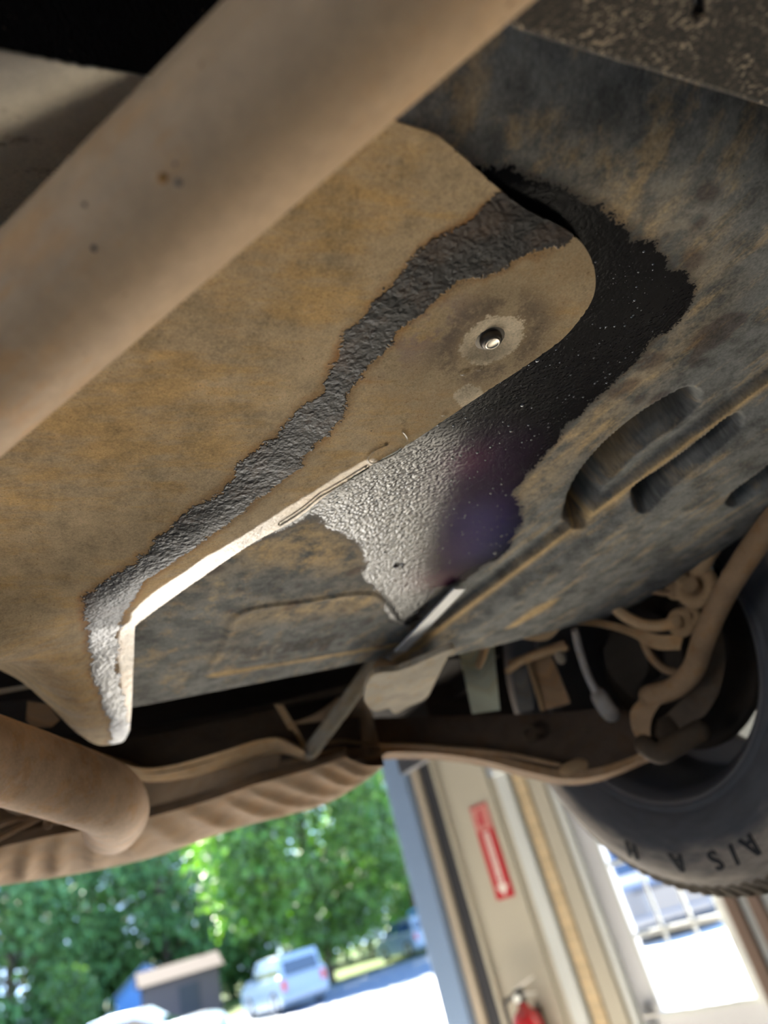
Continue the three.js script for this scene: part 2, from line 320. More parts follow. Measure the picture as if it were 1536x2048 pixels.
{ // fire extinguisher
  const t = thing('fire_extinguisher', 'red fire extinguisher with black valve and white label hung below its sign', 'fire extinguisher', inWall(0.55, 0.70, 0.115), WALL_TURN);
  const red = plain(col(0.55, 0.02, 0.025), 0.25, { clearcoat: 0.6 }), blk = plain(col(0.02, 0.02, 0.02), 0.5);
  const pr = [[0, 0], [0.06, 0], [0.073, 0.012], [0.076, 0.03], [0.076, 0.34], [0.072, 0.375], [0.056, 0.405], [0.034, 0.42], [0.026, 0.43], [0.026, 0.445], [0, 0.445]].map(([a, b]) => new THREE.Vector2(a, b));
  obj('cylinder', new THREE.LatheGeometry(pr, 40), red, t);
  const lab = new THREE.CylinderGeometry(0.0768, 0.0768, 0.17, 32, 1, true, -1.1, 2.2); lab.translate(0, 0.2, 0); obj('label', lab, plain(col(0.85, 0.84, 0.8), 0.5), t);
  obj('valve', [new THREE.CylinderGeometry(0.022, 0.026, 0.045, 20).translate(0, 0.465, 0), box(0.05, 0.03, 0.035, 0, 0.49, 0, 0.006)], blk, t);
  obj('lever', [bar(V(-0.02, 0.505, 0), V(0.12, 0.545, 0.01), 0.026, 0.008), bar(V(-0.01, 0.485, 0), V(0.11, 0.475, 0.01), 0.026, 0.008)], plain(col(0.75, 0.72, 0.66), 0.35, { metalness: 0.4 }), t);
  obj('gauge', new THREE.CylinderGeometry(0.018, 0.018, 0.014, 24).rotateX(Math.PI / 2).translate(0, 0.47, 0.03), plain(col(0.9, 0.9, 0.85), 0.3), t);
  obj('hose', tube([V(-0.03, 0.48, 0.01), V(-0.085, 0.46, 0.03), V(-0.095, 0.36, 0.03), V(-0.085, 0.2, 0.02), V(-0.085, 0.1, 0.02)], 0.011, 30, 10), blk, t);
  obj('bracket', [box(0.06, 0.3, 0.03, 0, 0.25, -0.095, 0.004)], blk, t);
}

// ---------------------------------------------------------------- the yard
const groundM = plain(col(0.7, 0.7, 0.7), 0.9, { map: rep(concC, 0.25), bumpMap: rep(concB, 0.3), bumpScale: 0.004 });
const flat = (pts, y, t) => { const s = new THREE.Shape(pts.map(([x, f]) => new THREE.Vector2(x, f))), g = new THREE.ExtrudeGeometry(s, { depth: t, bevelEnabled: false }); g.rotateX(-Math.PI / 2); g.translate(0, y - t, 0); return g; };
const corner = (u, v) => { const p = inWall(u, 0, v); return [p.x, -p.z]; };
struct(obj('yard_pavement', flat([corner(-11, -0.1), corner(-30, -0.1), [-14, 10], [-6.8, 12], [-4.2, 19.5], [-2.7, 25], [-1.2, 30], [4, 34], [30, 36], [40, -4], corner(9.2, -0.1)].reverse(), -0.01, 0.2), groundM), 'sunlit pale concrete yard outside the bay');  // street side edge drawn along the tree shadow boundary
struct(obj('rear_yard', flat([corner(-14, 9), corner(14, 9), corner(16, 40), corner(-16, 40)], -0.01, 0.2), groundM), 'pale concrete yard behind the shop');
struct(obj('street', flat([[-70, 34], [-16, 36], [3, 45], [60, 62], [90, 30], [40, -10], [-20, 2], [-70, 10]], -0.03, 0.2), plain(col(0.09, 0.11, 0.15), 0.8, { map: rep(grimeC, 0.3) })), 'asphalt street past the yard with tree shade put into its blue grey colour');  // bluish colour and near edge stand in for tree shade
struct(obj('lawn', flat([[-140, 20], [-70, 34], [-16, 36], [3, 45], [60, 62], [90, 30], [140, 30], [140, 160], [-140, 160]].reverse(), -0.04, 0.2), plain(col(0.034, 0.060, 0.008), 0.9, { specularIntensity: 0.1, map: rep(grimeC, 0.15) })), 'green lawn beyond the street');

const leafG = (() => { const g = new THREE.BufferGeometry(); g.setAttribute('position', new THREE.Float32BufferAttribute([0, -0.5, 0, 0.34, -0.1, 0.06, 0, 0.5, 0, -0.34, -0.1, 0.06], 3)); g.setIndex([0, 1, 2, 0, 2, 3]); g.computeVertexNormals(); return g; })();
const bark = plain(col(0.09, 0.065, 0.045), 0.95, { map: rep(grimeC, 1) });
function tree(name, label, base, height, crown, leaves, size, color, seed, group, through = 0.5) {
  const t = thing(name, label, 'tree', base, 0, group), r = rng(seed);
  const limbs = [tube([V(0, -0.1, 0), V(0.1, height * 0.25, 0.05), V(-0.05, height * 0.5, 0), V(0, height * 0.8, 0)], height * 0.022, 20, 9)];
  for (let k = 0; k < 7; k++) { const a = k * 2.4 + r(), h = height * (0.25 + 0.07 * k), L = height * 0.28; limbs.push(tube([V(0, h, 0), V(Math.cos(a) * L * 0.5, h + L * 0.3, Math.sin(a) * L * 0.5), V(Math.cos(a) * L, h + L * 0.5, Math.sin(a) * L)], height * 0.008, 8, 6)); }
  obj('trunk', limbs, bark, t);
  // clumps of leaves
  const cl = []; for (let k = 0; k < crown.n; k++) { const a = r() * 6.283, u = 2 * r() - 1, q = Math.sqrt(1 - u * u), s = 0.45 + 0.55 * Math.cbrt(r()); cl.push(V(Math.cos(a) * q * crown.rx * s, crown.y + u * crown.ry * s, Math.sin(a) * q * crown.rx * s)); }
  const im = new THREE.InstancedMesh(leafG, new THREE.MeshPhysicalMaterial({ color, roughness: 0.75, transmission: through, thickness: 0, side: THREE.DoubleSide }), leaves);
  const m = new THREE.Matrix4(), q = new THREE.Quaternion(), c = new THREE.Color();
  for (let i = 0; i < leaves; i++) {
    const p = cl[Math.floor(r() * cl.length)], g = crown.clump; const x = p.x + (r() + r() + r() - 1.5) * g, y = p.y + (r() + r() + r() - 1.5) * g * 0.8, z = p.z + (r() + r() + r() - 1.5) * g;
    q.setFromEuler(new THREE.Euler(r() * 6.28, r() * 6.28, r() * 6.28)); const s = size * (0.6 + 0.8 * r());
    m.compose(V(x, Math.max(0.3, y), z), q, V(s, s, s)); im.setMatrixAt(i, m); const v = 0.65 + 0.7 * r(); im.setColorAt(i, c.setRGB(v * (0.85 + 0.3 * r()), v, v * 0.9));
  }
  im.name = 'foliage'; im.castShadow = im.receiveShadow = true; im.userData.kind = 'stuff'; t.add(im); return t;
}
const gp = (px, dist) => { const d = ray(px, 1900); const k = dist / Math.hypot(d.x, d.z); return V(d.x * k, -0.05, d.z * k); };
tree('shade_tree', 'broad bright green leafy tree beyond the street', gp(650, 44), 13, { n: 150, rx: 5.6, ry: 5.6, y: 7.4, clump: 1.5 }, 22000, 0.42, col(0.085, 0.21, 0.008), 5);
[[20, 62, 15, 6, 'tall dark dense tree at the end of the row, behind the lime green sapling'], [190, 70, 17, 6.5, 'tallest dark tree, growing behind the blue outbuilding'], [330, 66, 14, 5.5, 'dark tree rising straight behind the brown shed'], [455, 74, 16, 6, 'dark tree between the brown shed and the bright green tree']].forEach(([px, d, h, rx, label], k) =>
  tree('background_tree', label, gp(px, d), h, { n: 120, rx, ry: h * 0.5, y: h * 0.5, clump: 1.5 }, 11000, 0.5, col(0.08, 0.17, 0.045), 40 + k, 'dark trees behind the lawn', 0.03));
tree('lime_shrub', 'small lime green sapling in front of the dark trees', gp(140, 52), 4.5, { n: 22, rx: 1.0, ry: 2.2, y: 2.4, clump: 0.6 }, 1500, 0.3, col(0.09, 0.19, 0.012), 71);
tree('hedge_tree', 'low rounded dark green tree behind the trunk of the bright green tree', gp(742, 68), 8, { n: 70, rx: 6.5, ry: 3.6, y: 3.8, clump: 1.5 }, 7000, 0.5, col(0.08, 0.18, 0.03), 61, undefined, 0.03);
tree('hedge_tree', 'low dark green tree behind the white suv', gp(570, 76), 8, { n: 70, rx: 7, ry: 3.6, y: 3.8, clump: 1.5 }, 7000, 0.5, col(0.08, 0.18, 0.03), 63, undefined, 0.03);
tree('street_tree', 'yellow green tree half hidden by the blue door jamb', gp(850, 56), 12, { n: 80, rx: 4.6, ry: 4.4, y: 8.2, clump: 1.4 }, 9000, 0.42, col(0.17, 0.33, 0.03), 81);
tree('street_tree', 'green tree seen through the glazed door', gp(1215, 48), 10, { n: 80, rx: 4.5, ry: 4.2, y: 6.2, clump: 1.4 }, 7000, 0.45, col(0.15, 0.30, 0.05), 91);

// parked vehicles: side profile extruded to a rounded body, glass, wheels, lamps
const tyreM = plain(col(0.02, 0.02, 0.022), 0.85), glassM = plain(col(0.015, 0.02, 0.025), 0.06, { clearcoat: 1 });
function parked(name, label, category, paint, pos, turn, kind) {
  const t = thing(name, label, category, pos, turn); // front towards +x
  const L = kind.L, H = kind.H, Wd = kind.W, gy = 0.3, belt = kind.belt;
  const lower = new THREE.Shape(); lower.moveTo(-L / 2, gy + 0.15); lower.lineTo(-L / 2 + 0.04, belt - 0.08); lower.quadraticCurveTo(-L / 2 + 0.06, belt, -L / 2 + 0.25, belt);
  lower.lineTo(kind.hood, belt); lower.quadraticCurveTo(L / 2 - 0.15, belt - 0.04, L / 2 - 0.05, belt - 0.25); lower.lineTo(L / 2, gy + 0.1); lower.lineTo(L / 2 - 0.1, gy - 0.05);
  const wr = kind.wr, xf = L / 2 - 0.85, xr = -L / 2 + 0.85;
  for (const x of [xf, xr]) { lower.lineTo(x + wr + 0.06, gy - 0.05); lower.absarc(x, wr, wr + 0.06, 0, Math.PI, false); lower.lineTo(x - wr - 0.06, gy - 0.05); }
  lower.lineTo(-L / 2 + 0.1, gy - 0.05);
  const ex = (s, w, b = 0.06) => { const g = new THREE.ExtrudeGeometry(s, { depth: w - 2 * b, bevelEnabled: true, bevelSize: b, bevelThickness: b, bevelSegments: 3, curveSegments: 12 }); g.translate(0, 0, -(w - 2 * b) / 2); return g; };
  obj('body', ex(lower, Wd), paint, t);
  const [a, b, c, d] = kind.cab, cab = new THREE.Shape(); cab.moveTo(a, belt - 0.03); cab.lineTo(b, H - 0.05); cab.quadraticCurveTo((b + c) / 2, H + 0.03, c, H - 0.05); cab.lineTo(d, belt - 0.03);
  obj('cabin', ex(cab, Wd * 0.86, 0.08), paint, t);
  const slope = (x0, x1, dx) => { const n = V(H - belt, x0 - x1, 0).normalize(); const p = V(x0, belt + 0.03, 0), q = V(x1, H - 0.1, 0); const g = bar(p, q, Wd * 0.72, 0.02, V(0, 0, 1).cross(q.clone().sub(p)).normalize()); g.translate(dx, 0, 0); return g; };
  obj('windscreen', slope(d, c, 0.085), glassM, t); obj('rear_window', slope(a, b, -0.085), glassM, t);
  for (const s of [-1, 1]) for (const [x0, x1, x2, x3] of [[a + 0.16, b + 0.1, (b + c) / 2 - 0.04, (a + d) / 2 - 0.04], [(a + d) / 2 + 0.04, (b + c) / 2 + 0.04, c - 0.1, d - 0.16]]) {
    const w = new THREE.Shape(); w.moveTo(x0, belt + 0.05); w.lineTo(x1, H - 0.12); w.lineTo(x2, H - 0.12); w.lineTo(x3, belt + 0.05);
    const g = new THREE.ExtrudeGeometry(w, { depth: 0.012, bevelEnabled: false }); g.translate(0, 0, s * Wd * 0.43 - 0.006 + s * 0.003); obj('side_window', g, glassM, t);
  }
  for (const x of [xf, xr]) for (const s of [-1, 1]) {
    const w = obj('wheel', new THREE.CylinderGeometry(wr, wr, 0.2, 28).rotateX(Math.PI / 2).translate(x, wr, s * (Wd / 2 - 0.1)), tyreM, t);
    obj('wheel_disc', new THREE.CylinderGeometry(wr * 0.62, wr * 0.62, 0.02, 20).rotateX(Math.PI / 2).translate(x, wr, s * (Wd / 2 + 0.005)), plain(col(0.4, 0.4, 0.42), 0.35, { metalness: 0.8 }), w);
  }
  for (const s of [-1, 1]) {
    obj('headlamp', box(0.1, 0.16, 0.34, L / 2 - 0.06, belt - 0.28, s * (Wd / 2 - 0.27), 0.03), plain(col(0.8, 0.82, 0.85), 0.1), t);
    obj('tail_lamp', box(0.08, 0.34, 0.18, -L / 2 - 0.02, belt - 0.25, s * (Wd / 2 - 0.16), 0.03), plain(col(0.45, 0.01, 0.02), 0.2), t);
    obj('mirror', box(0.14, 0.14, 0.2, d - 0.25, belt + 0.08, s * (Wd / 2 + 0.04), 0.04), paint, t);
  }
  for (const s of [-1, 1]) obj('bumper', box(0.16, 0.2, Wd * 0.96, s * L / 2, gy + 0.1, 0, 0.06), paint, t);
  obj('grille', box(0.05, 0.12, Wd * 0.5, L / 2 - 0.01, belt - 0.28, 0, 0.02), darkRubber, t);
  return t;
}
const suvK = { L: 4.5, H: 1.72, W: 1.85, belt: 1.08, hood: 1.55, wr: 0.36, cab: [-2.2, -1.95, 0.35, 1.1] }, sedanK = { L: 4.6, H: 1.45, W: 1.8, belt: 0.92, hood: 1.5, wr: 0.32, cab: [-1.75, -1.05, 0.25, 1.05] }, vanK = { L: 5.2, H: 2.1, W: 1.95, belt: 1.2, hood: 1.9, wr: 0.36, cab: [-2.55, -2.4, 0.9, 1.7] };
const shadedWhiteP = plain(col(0.20, 0.25, 0.30), 0.25, { clearcoat: 0.8 }), silverP = plain(col(0.11, 0.115, 0.125), 0.3, { clearcoat: 0.8, metalness: 0.2 }), blueP = plain(col(0.10, 0.30, 0.62), 0.3, { clearcoat: 0.8 }), paleBlueP = plain(col(0.45, 0.55, 0.65), 0.2, { clearcoat: 1 });  // white paint toned blue grey: sky-lit shade put into the colour
parked('parked_suv', 'white suv parked at the far kerb below the bright green tree', 'suv', shadedWhiteP, gp(553, 33).setY(-0.03), 2.2, suvK);
parked('parked_car', 'pale blue sedan whose roof shows in front of the dark trees', 'car', paleBlueP, gp(262, 25).setY(-0.02), 0.2, sedanK);
parked('parked_hatchback', 'white hatchback with red tail lamps parked by the street tree', 'car', shadedWhiteP, gp(822, 46).setY(-0.03), 2.2, suvK);
parked('parked_van', 'blue van parked next to the white hatchback', 'van', blueP, gp(872, 52).setY(-0.03), 2.1, vanK);
parked('parked_minivan', 'silver grey minivan parked close outside the glazed door', 'van', silverP, (() => { const d = ray(1312, 1760); const k = 20 / Math.hypot(d.x, d.z); return V(d.x * k, -0.01, d.z * k); })(), -1.78, vanK);
parked('parked_sedan', 'white sedan parked beyond the silver minivan', 'car', shadedWhiteP, (() => { const d = ray(1430, 1800); const k = 26 / Math.hypot(d.x, d.z); return V(d.x * k, -0.01, d.z * k); })(), 2.0, sedanK);
{ // shed and blue outbuilding
  const p = gp(352, 50), t = thing('garden_shed', 'dark brown shed with a tan roof among the trees', 'shed', p, 0.5);
  obj('walls', box(4, 2.3, 3, 0, 1.15, 0), plain(col(0.11, 0.08, 0.08), 0.9), t);
  const rf = new THREE.Shape([[-2.3, 0], [2.3, 0], [0, 0.75]].map(([a, b]) => new THREE.Vector2(a, b))), g = new THREE.ExtrudeGeometry(rf, { depth: 3.4, bevelEnabled: false }); g.rotateY(Math.PI / 2); g.translate(-1.7, 2.3, 0); g.scale(1.35, 1, 0.75);
  obj('roof', g, plain(col(0.032, 0.024, 0.02), 0.9, { specularIntensity: 0.1 }), t); obj('shed_door', box(1.1, 1.8, 0.06, 0.3, 0.95, 1.52, 0.02), plain(col(0.05, 0.045, 0.05), 0.8), t);
  const q = gp(285, 54), h = thing('outbuilding', 'small blue outbuilding with a peaked gable beside the shed', 'outbuilding', q, 0.35);
  const gs = new THREE.Shape([[-1.7, 0], [1.7, 0], [1.7, 2.3], [0, 3.5], [-1.7, 2.3]].map(([a, b]) => new THREE.Vector2(a, b))), gg = new THREE.ExtrudeGeometry(gs, { depth: 4, bevelEnabled: false }); gg.translate(0, 0, -4);
  obj('walls', gg, plain(col(0.10, 0.24, 0.50), 0.7), h);
  for (const s of [-1, 1]) obj('roof_slope', bar(V(s * 1.95, 2.15, -2), V(0, 3.55, -2), 4.4, 0.08, V(s * 0.6, 0.8, 0)), plain(col(0.2, 0.24, 0.3), 0.8), h);
}

// ---------------------------------------------------------------- the lifted car, seen from below
const car = thing('car', 'lifted car seen from below with a leaking fuel tank and dusty heat shield', 'car');
const LAT = V(0.8215, 0, -0.5702), LON = V(-0.5702, 0, -0.8215); // to the wheel side; to the bumper
const dirtDark = dirty(col(0.10, 0.072, 0.05)), dirtBlack = dirty(col(0.028, 0.022, 0.018)), dirtTan = dirty(col(0.60, 0.41, 0.235)), dirtBrown = dirty(col(0.34, 0.22, 0.13)), dirtGrey = dirty(col(0.50, 0.44, 0.35));
const rubberBlack = plain(col(0.018, 0.017, 0.016), 0.85);

// --- fuel tank: bottom shell with step, pockets, raised plate, filleted sides
const TH = 0.28, TD = [-0.52, 0.02, 1.12];
const tp = (px, py) => plan(px, py, TH), tps = (l) => l.map(([a, b]) => tp(a, b));
const seamA = tp(780, 1310), seamB = tp(1536, 740), seamL = Math.hypot(seamB[0] - seamA[0], seamB[1] - seamA[1]), seamD = [(seamB[0] - seamA[0]) / seamL, (seamB[1] - seamA[1]) / seamL];
const seamS = (u, f) => (u - seamA[0]) * -seamD[1] + (f - seamA[1]) * seamD[0]; // >0 past the step
const tankPoly = [[-0.365, 0.765], [-0.30, 0.787], [-0.047, 0.872], [0.085, 0.905], [0.262, 0.925], [0.30, 0.895], [0.41, 0.745], [0.50, 0.615], [0.50, 0.50], [0.42, 0.36], [0.32, 0.25], [0.23, 0.19], [0.12, 0.15], [0.03, 0.165], [-0.155, 0.255], [-0.215, 0.36]];
const segR = [0.012, 0.012, 0.012, 0.012, 0.012, 0.014, 0.014, 0.02, 0.085, 0.085, 0.085, 0.085, 0.05, 0.03, 0.03, 0.012];
const pocket = spline2(tps([[1128, 1042], [1134, 990], [1160, 940], [1210, 882], [1270, 832], [1330, 794], [1372, 774], [1400, 778], [1400, 805], [1360, 845], [1300, 885], [1235, 945], [1185, 1010], [1160, 1045]]), 90);
const slot = spline2(tps([[1256, 980], [1262, 962], [1330, 915], [1400, 862], [1450, 822], [1474, 812], [1470, 830], [1400, 890], [1320, 955], [1280, 996], [1262, 996]]), 70);
const slot2 = spline2(tps([[1436, 980], [1448, 958], [1500, 918], [1560, 870], [1580, 885], [1560, 915], [1500, 960], [1458, 988]]), 60);
const plate = spline2(tps([[418, 1352], [445, 1290], [470, 1232], [500, 1217], [600, 1203], [740, 1186], [800, 1240], [835, 1262], [740, 1290], [560, 1325]]), 80);
function yTank(u, f) {
  let y = TH, s = seamS(u, f);
  y -= 0.006 * ss(0, 0.004, s) + 0.010 * ss(0.012, 0.05, s) - 0.002 * Math.exp(-(((s + 0.006) / 0.004) ** 2));
  const near = u > 0.12 && u < 0.5 && f > 0.38;
  if (near) {
    const a = sdPoly(pocket, u, f); if (a < 0) y += 0.055 * ss(0, 0.013, -a);
    const b = sdPoly(slot, u, f); if (b < 0) y += 0.034 * ss(0, 0.006, -b);
    const c = sdPoly(slot2, u, f); if (c < 0) y += 0.026 * ss(0, 0.007, -c);
  }
  if (f > 0.45 && u < 0.1) { const a = sdPoly(plate, u, f); y -= 0.0022 * ss(0.004, -0.002, a) - 0.0012 * ss(-0.002, -0.008, a); }
  y += 0.0005 * (smp(T1, u * 2.1, f * 2.1) - 0.5);
  let rise = 0;
  for (let i = 0, j; i < tankPoly.length; i++) {
    j = (i + 1) % tankPoly.length; const ex = tankPoly[j][0] - tankPoly[i][0], ey = tankPoly[j][1] - tankPoly[i][1], L = Math.hypot(ex, ey);
    const d = ((u - tankPoly[i][0]) * ey - (f - tankPoly[i][1]) * ex) / L, r = segR[i]; // inside > 0 for this winding
    if (d < r) rise = Math.max(rise, d <= 0 ? r + Math.min(0.16, -d * 9) : r - Math.sqrt(Math.max(0, r * r - (r - d) ** 2)));
  }
  return y + rise;
}
const tankOut = (() => { // outline grown by 2 cm for the steep sides
  const c = [0.03, 0.5]; return tankPoly.map(([x, y]) => { const d = Math.hypot(x - c[0], y - c[1]); return [x + (x - c[0]) / d * 0.018, y + (y - c[1]) / d * 0.018]; });
})();
const wetPoly = tps([[960, 330], [985, 340], [1060, 345], [1110, 370], [1180, 410], [1240, 450], [1300, 480], [1340, 530], [1390, 570], [1388, 605], [1345, 655], [1300, 680], [1280, 720], [1200, 790], [1130, 860], [1100, 900], [1060, 940], [1020, 990], [1048, 1020], [1030, 1070], [1008, 1110], [960, 1135], [925, 1165], [862, 1176], [850, 1215], [830, 1248], [782, 1240], [768, 1185], [722, 1155], [742, 1130], [722, 1085], [690, 1070], [652, 1050], [642, 1020], [600, 1042], [560, 1062], [480, 1100], [420, 1060], [600, 900], [880, 560]]);
const wetM = mask([wetPoly], TD, 0.005), wetSoft = mask([wetPoly], TD, 0.012);
const beadM = mask([tps([[560, 1070], [640, 1010], [830, 885], [900, 880], [880, 960], [850, 1060], [840, 1150], [860, 1200], [830, 1260], [760, 1240], [700, 1130], [600, 1100]])], TD, 0.012);
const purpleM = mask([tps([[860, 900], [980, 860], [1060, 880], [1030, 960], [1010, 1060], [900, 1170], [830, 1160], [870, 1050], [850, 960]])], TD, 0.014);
const blueM = mask([tps([[910, 1010], [1010, 1000], [1035, 1060], [990, 1115], [920, 1130], [900, 1070]])], TD, 0.014);  // bluish reflection on the wet film, put into the colour
const redM = mask([tps([[800, 1150], [900, 1150], [900, 1180], [810, 1180]]), tps([[900, 900], [960, 900], [960, 940], [900, 950]])], TD, 0.010);
const seamM = mask([tps([[775, 1318], [1540, 742], [1540, 752], [1000, 1160], [800, 1312]]), tps([[415, 1354], [800, 1292], [800, 1286], [415, 1346]]), tps([[1020, 1230], [1090, 1190], [1110, 1170], [1060, 1190], [1000, 1235]])], TD, 0.0018);
const tanM = mask([tps([[1080, 930], [1180, 830], [1290, 730], [1370, 640], [1400, 590], [1340, 500], [1230, 420], [1090, 345], [1000, 330], [1150, 330], [1330, 420], [1440, 560], [1400, 660], [1260, 800], [1150, 900], [1060, 1010], [1010, 1000]]), tps([[280, 1240], [600, 1030], [660, 1050], [720, 1090], [740, 1150], [480, 1120], [420, 1170]]), tps([[480, 1220], [740, 1180], [790, 1200], [740, 1215], [490, 1240], [440, 1330], [425, 1330]])], TD, 0.014);
const textM = mask([], TD, 0.0006, (g, X, Y, k) => {
  const a = tp(478, 1303), b = tp(690, 1268); const line = (txt, p, q, size) => { g.save(); g.translate(X(p[0]), Y(p[1])); g.rotate(Math.atan2(q[1] - p[1], q[0] - p[0])); g.font = 'bold ' + Math.round(size * k) + 'px sans-serif'; g.fillText(txt, 0, 0, Math.hypot(q[0] - p[0], q[1] - p[1]) * k); g.restore(); };
  line('MADE IN CANADA', tp(477, 1305), tp(688, 1275), 0.020); line('DR1CR888AV', tp(486, 1318), tp(664, 1288), 0.026); line('0000 00', tp(474, 1330), tp(630, 1306), 0.016);
  g.lineWidth = 0.0016 * k; const c = tp(606, 1262); g.beginPath(); g.ellipse(X(c[0]), Y(c[1]), 0.013 * k, 0.010 * k, 0.2, 0, 7); g.stroke();
});
const crumbs = (() => { const r = rng(7), l = []; for (let k = 0; k < 26; k++) { const p = tp(420 + r() * 380, 1130 + r() * 170); l.push([p[0], p[1], 0.002 + 0.006 * r() ** 2]); } for (let k = 0; k < 14; k++) { const p = tp(1240 + r() * 280, 380 + r() * 420); l.push([p[0], p[1], 0.003 + 0.008 * r() ** 2]); } return l; })();
const crumbM = mask([], TD, 0.0015, (g, X, Y, k) => crumbs.forEach(([u, f, s], i) => { g.beginPath(); g.ellipse(X(u), Y(f), s * k * 1.5, s * k, i, 0, 7); g.fill(); }));
const tankMaps = surfaceMaps(2048, TD, (u, f, o) => {
  const along = (u - seamA[0]) * seamD[0] + (f - seamA[1]) * seamD[1], across = seamS(u, f);
  const sk = ss(-0.30, -0.08, across), st = mix(smp(T2, u * 3.3 + 0.4, f * 3.3), smp(T2, along * 1.6, across * 6.5), sk), st2 = smp(T1, along * 3.1 + 0.3, across * 9 + 0.7), fine = smp(T3, u * 6, f * 6), big = smp(T1, u * 1.7 + 0.2, f * 1.7), mid = smp(T2, u * 4.1 + 0.6, f * 4.1);
  let d = ss(0.50, 0.72, 0.55 * st + 0.3 * st2 + 0.15 * big + 0.10 * (fine - 0.5));
  d = clamp(d * 0.5 + tanM(u, f) * ss(0.30, 0.62, mid * 0.6 + st * 0.4) * 0.9 + seamM(u, f) * 1.2 * ss(0.2, 0.45, st));
  const cr = crumbM(u, f) * ss(0.3, 0.5, mid);
  const g = 0.8 + 0.6 * (fine - 0.5) + 0.5 * (big - 0.5) + 0.5 * (mid - 0.5);
  const bk = 0.20 + 0.06 * ss(0.35, 0.65, mid); let r = mix(bk, 0.68, d) * g, gg = mix(bk * 0.98, 0.47, d) * g, b = mix(bk * 0.9, 0.235, d) * g;
  r *= 1 - 0.45 * cr; gg *= 1 - 0.5 * cr; b *= 1 - 0.5 * cr;
  const tx = textM(u, f); r *= 1 - 0.62 * tx; gg *= 1 - 0.68 * tx; b *= 1 - 0.72 * tx;
  // wet; blue reflection and purple film sheen are painted into the colour
  const ragged = wetM(u, f) + 0.9 * (mid - 0.5) + 0.5 * (fine - 0.5), w = ss(0.46, 0.54, ragged), damp = ss(0.30, 0.50, wetSoft(u, f) + 0.35 * (mid - 0.5)) * (1 - w);
  r *= 1 - 0.45 * damp; gg *= 1 - 0.5 * damp; b *= 1 - 0.55 * damp;
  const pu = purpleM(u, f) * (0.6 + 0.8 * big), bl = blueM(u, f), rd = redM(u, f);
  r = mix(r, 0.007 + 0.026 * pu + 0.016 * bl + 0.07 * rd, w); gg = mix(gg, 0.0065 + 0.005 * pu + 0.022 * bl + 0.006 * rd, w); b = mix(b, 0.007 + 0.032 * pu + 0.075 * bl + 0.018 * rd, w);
  const gran = smp(T3, u * 3.6 + 0.1, f * 3.6 + 0.5), gran2 = smp(T3, u * 7.3, f * 7.3);
  const bead = beadM(u, f); o[0] = r; o[1] = gg; o[2] = b; o[3] = mix(0.13, mix(0.055, 0.75, bead), w); o[4] = mix(mix(0.86, 0.6, damp), mix(0.2, 0.2, bead), w); o[5] = 0;
  o[6] = mix(0.45 + 0.10 * (fine - 0.5) + 0.12 * d * st + 0.35 * tx, 0.34 + 0.08 * gran + 0.06 * gran2 + bead * 0.42 * smp(T4, u * 3.6, f * 3.6) , w);
});
const tankM = new THREE.MeshPhysicalMaterial({ color: 0xffffff, roughness: 1, metalness: 1, ior: 1.5, specularIntensity: 2.4, ...tankMaps, bumpScale: 0.0016 });
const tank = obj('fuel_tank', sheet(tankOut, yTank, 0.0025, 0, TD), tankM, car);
tank.userData.label = 'black plastic fuel tank, dusty grey with a large wet fuel stain';
// drops of fuel hanging on the wet patch
{
  const g = new THREE.SphereGeometry(1, 10, 6, 0, 6.284, Math.PI / 2, Math.PI / 2), r = rng(91), list = [], m = new THREE.Matrix4();
  for (let k = 0; k < 30000 && list.length < 1500; k++) { const u = -0.05 + r() * 0.34, f = 0.22 + r() * 0.42; if (wetM(u, f) > 0.8) list.push([u, f, 0.00022 + 0.0008 * r() ** 6]); }
  for (const [px, py, s] of [[905, 915, 0.0015], [1045, 810, 0.0017], [1075, 720, 0.0018], [990, 1106, 0.0018], [1022, 862, 0.0012], [903, 960, 0.001], [862, 900, 0.0012], [955, 905, 0.0012], [770, 1105, 0.0014], [820, 1240, 0.0022], [835, 1225, 0.0018], [845, 1245, 0.0016]]) list.push([...tp(px, py), s]);
  const im = new THREE.InstancedMesh(g, plain(col(0.10, 0.10, 0.11), 0.12, { clearcoat: 1, clearcoatRoughness: 0.05, ior: 1.8 }), list.length);
  list.forEach(([u, f, s], i) => im.setMatrixAt(i, m.makeScale(s, s * 0.75, s).setPosition(u, EYE + yTank(u, f) + 0.0001, -f)));
  im.name = 'fuel_droplets'; im.userData.kind = 'stuff'; im.castShadow = im.receiveShadow = true; tank.add(im);
  const q = tp(797, 1131), big = new THREE.SphereGeometry(0.0046, 24, 10, 0, 6.284, Math.PI / 2, Math.PI / 2); big.scale(1.2, 0.55, 0.9); big.translate(q[0], EYE + yTank(...q), -q[1]);
  const bd = obj('fuel_drop', big, plain(col(0.95, 0.95, 0.95), 0.02, { transmission: 1, thickness: 0.004, ior: 1.42 }), tank); bd.userData.label = 'large clear drop of fuel';
}
{ // bare metal strap across the tank corner
  const a = P(919, 1176, TH - 0.006), b = P(800, 1302, TH - 0.014);
  const s = obj('tank_strap', [bar(a, b, 0.016, 0.003)], plain(col(0.62, 0.62, 0.62), 0.38, { metalness: 0.3 }), tank);
  s.userData.label = 'bright bare metal retaining strip';
  obj('strap_bushing', [new THREE.TorusGeometry(0.016, 0.008, 12, 28).rotateX(Math.PI / 2).translate(0, 0, 0), new THREE.CylinderGeometry(0.012, 0.012, 0.03, 18)].map((g) => { const p = D(782, 1330, 0.93); g.translate(p.x, p.y, p.z); return g; }), dirtTan, tank);
}

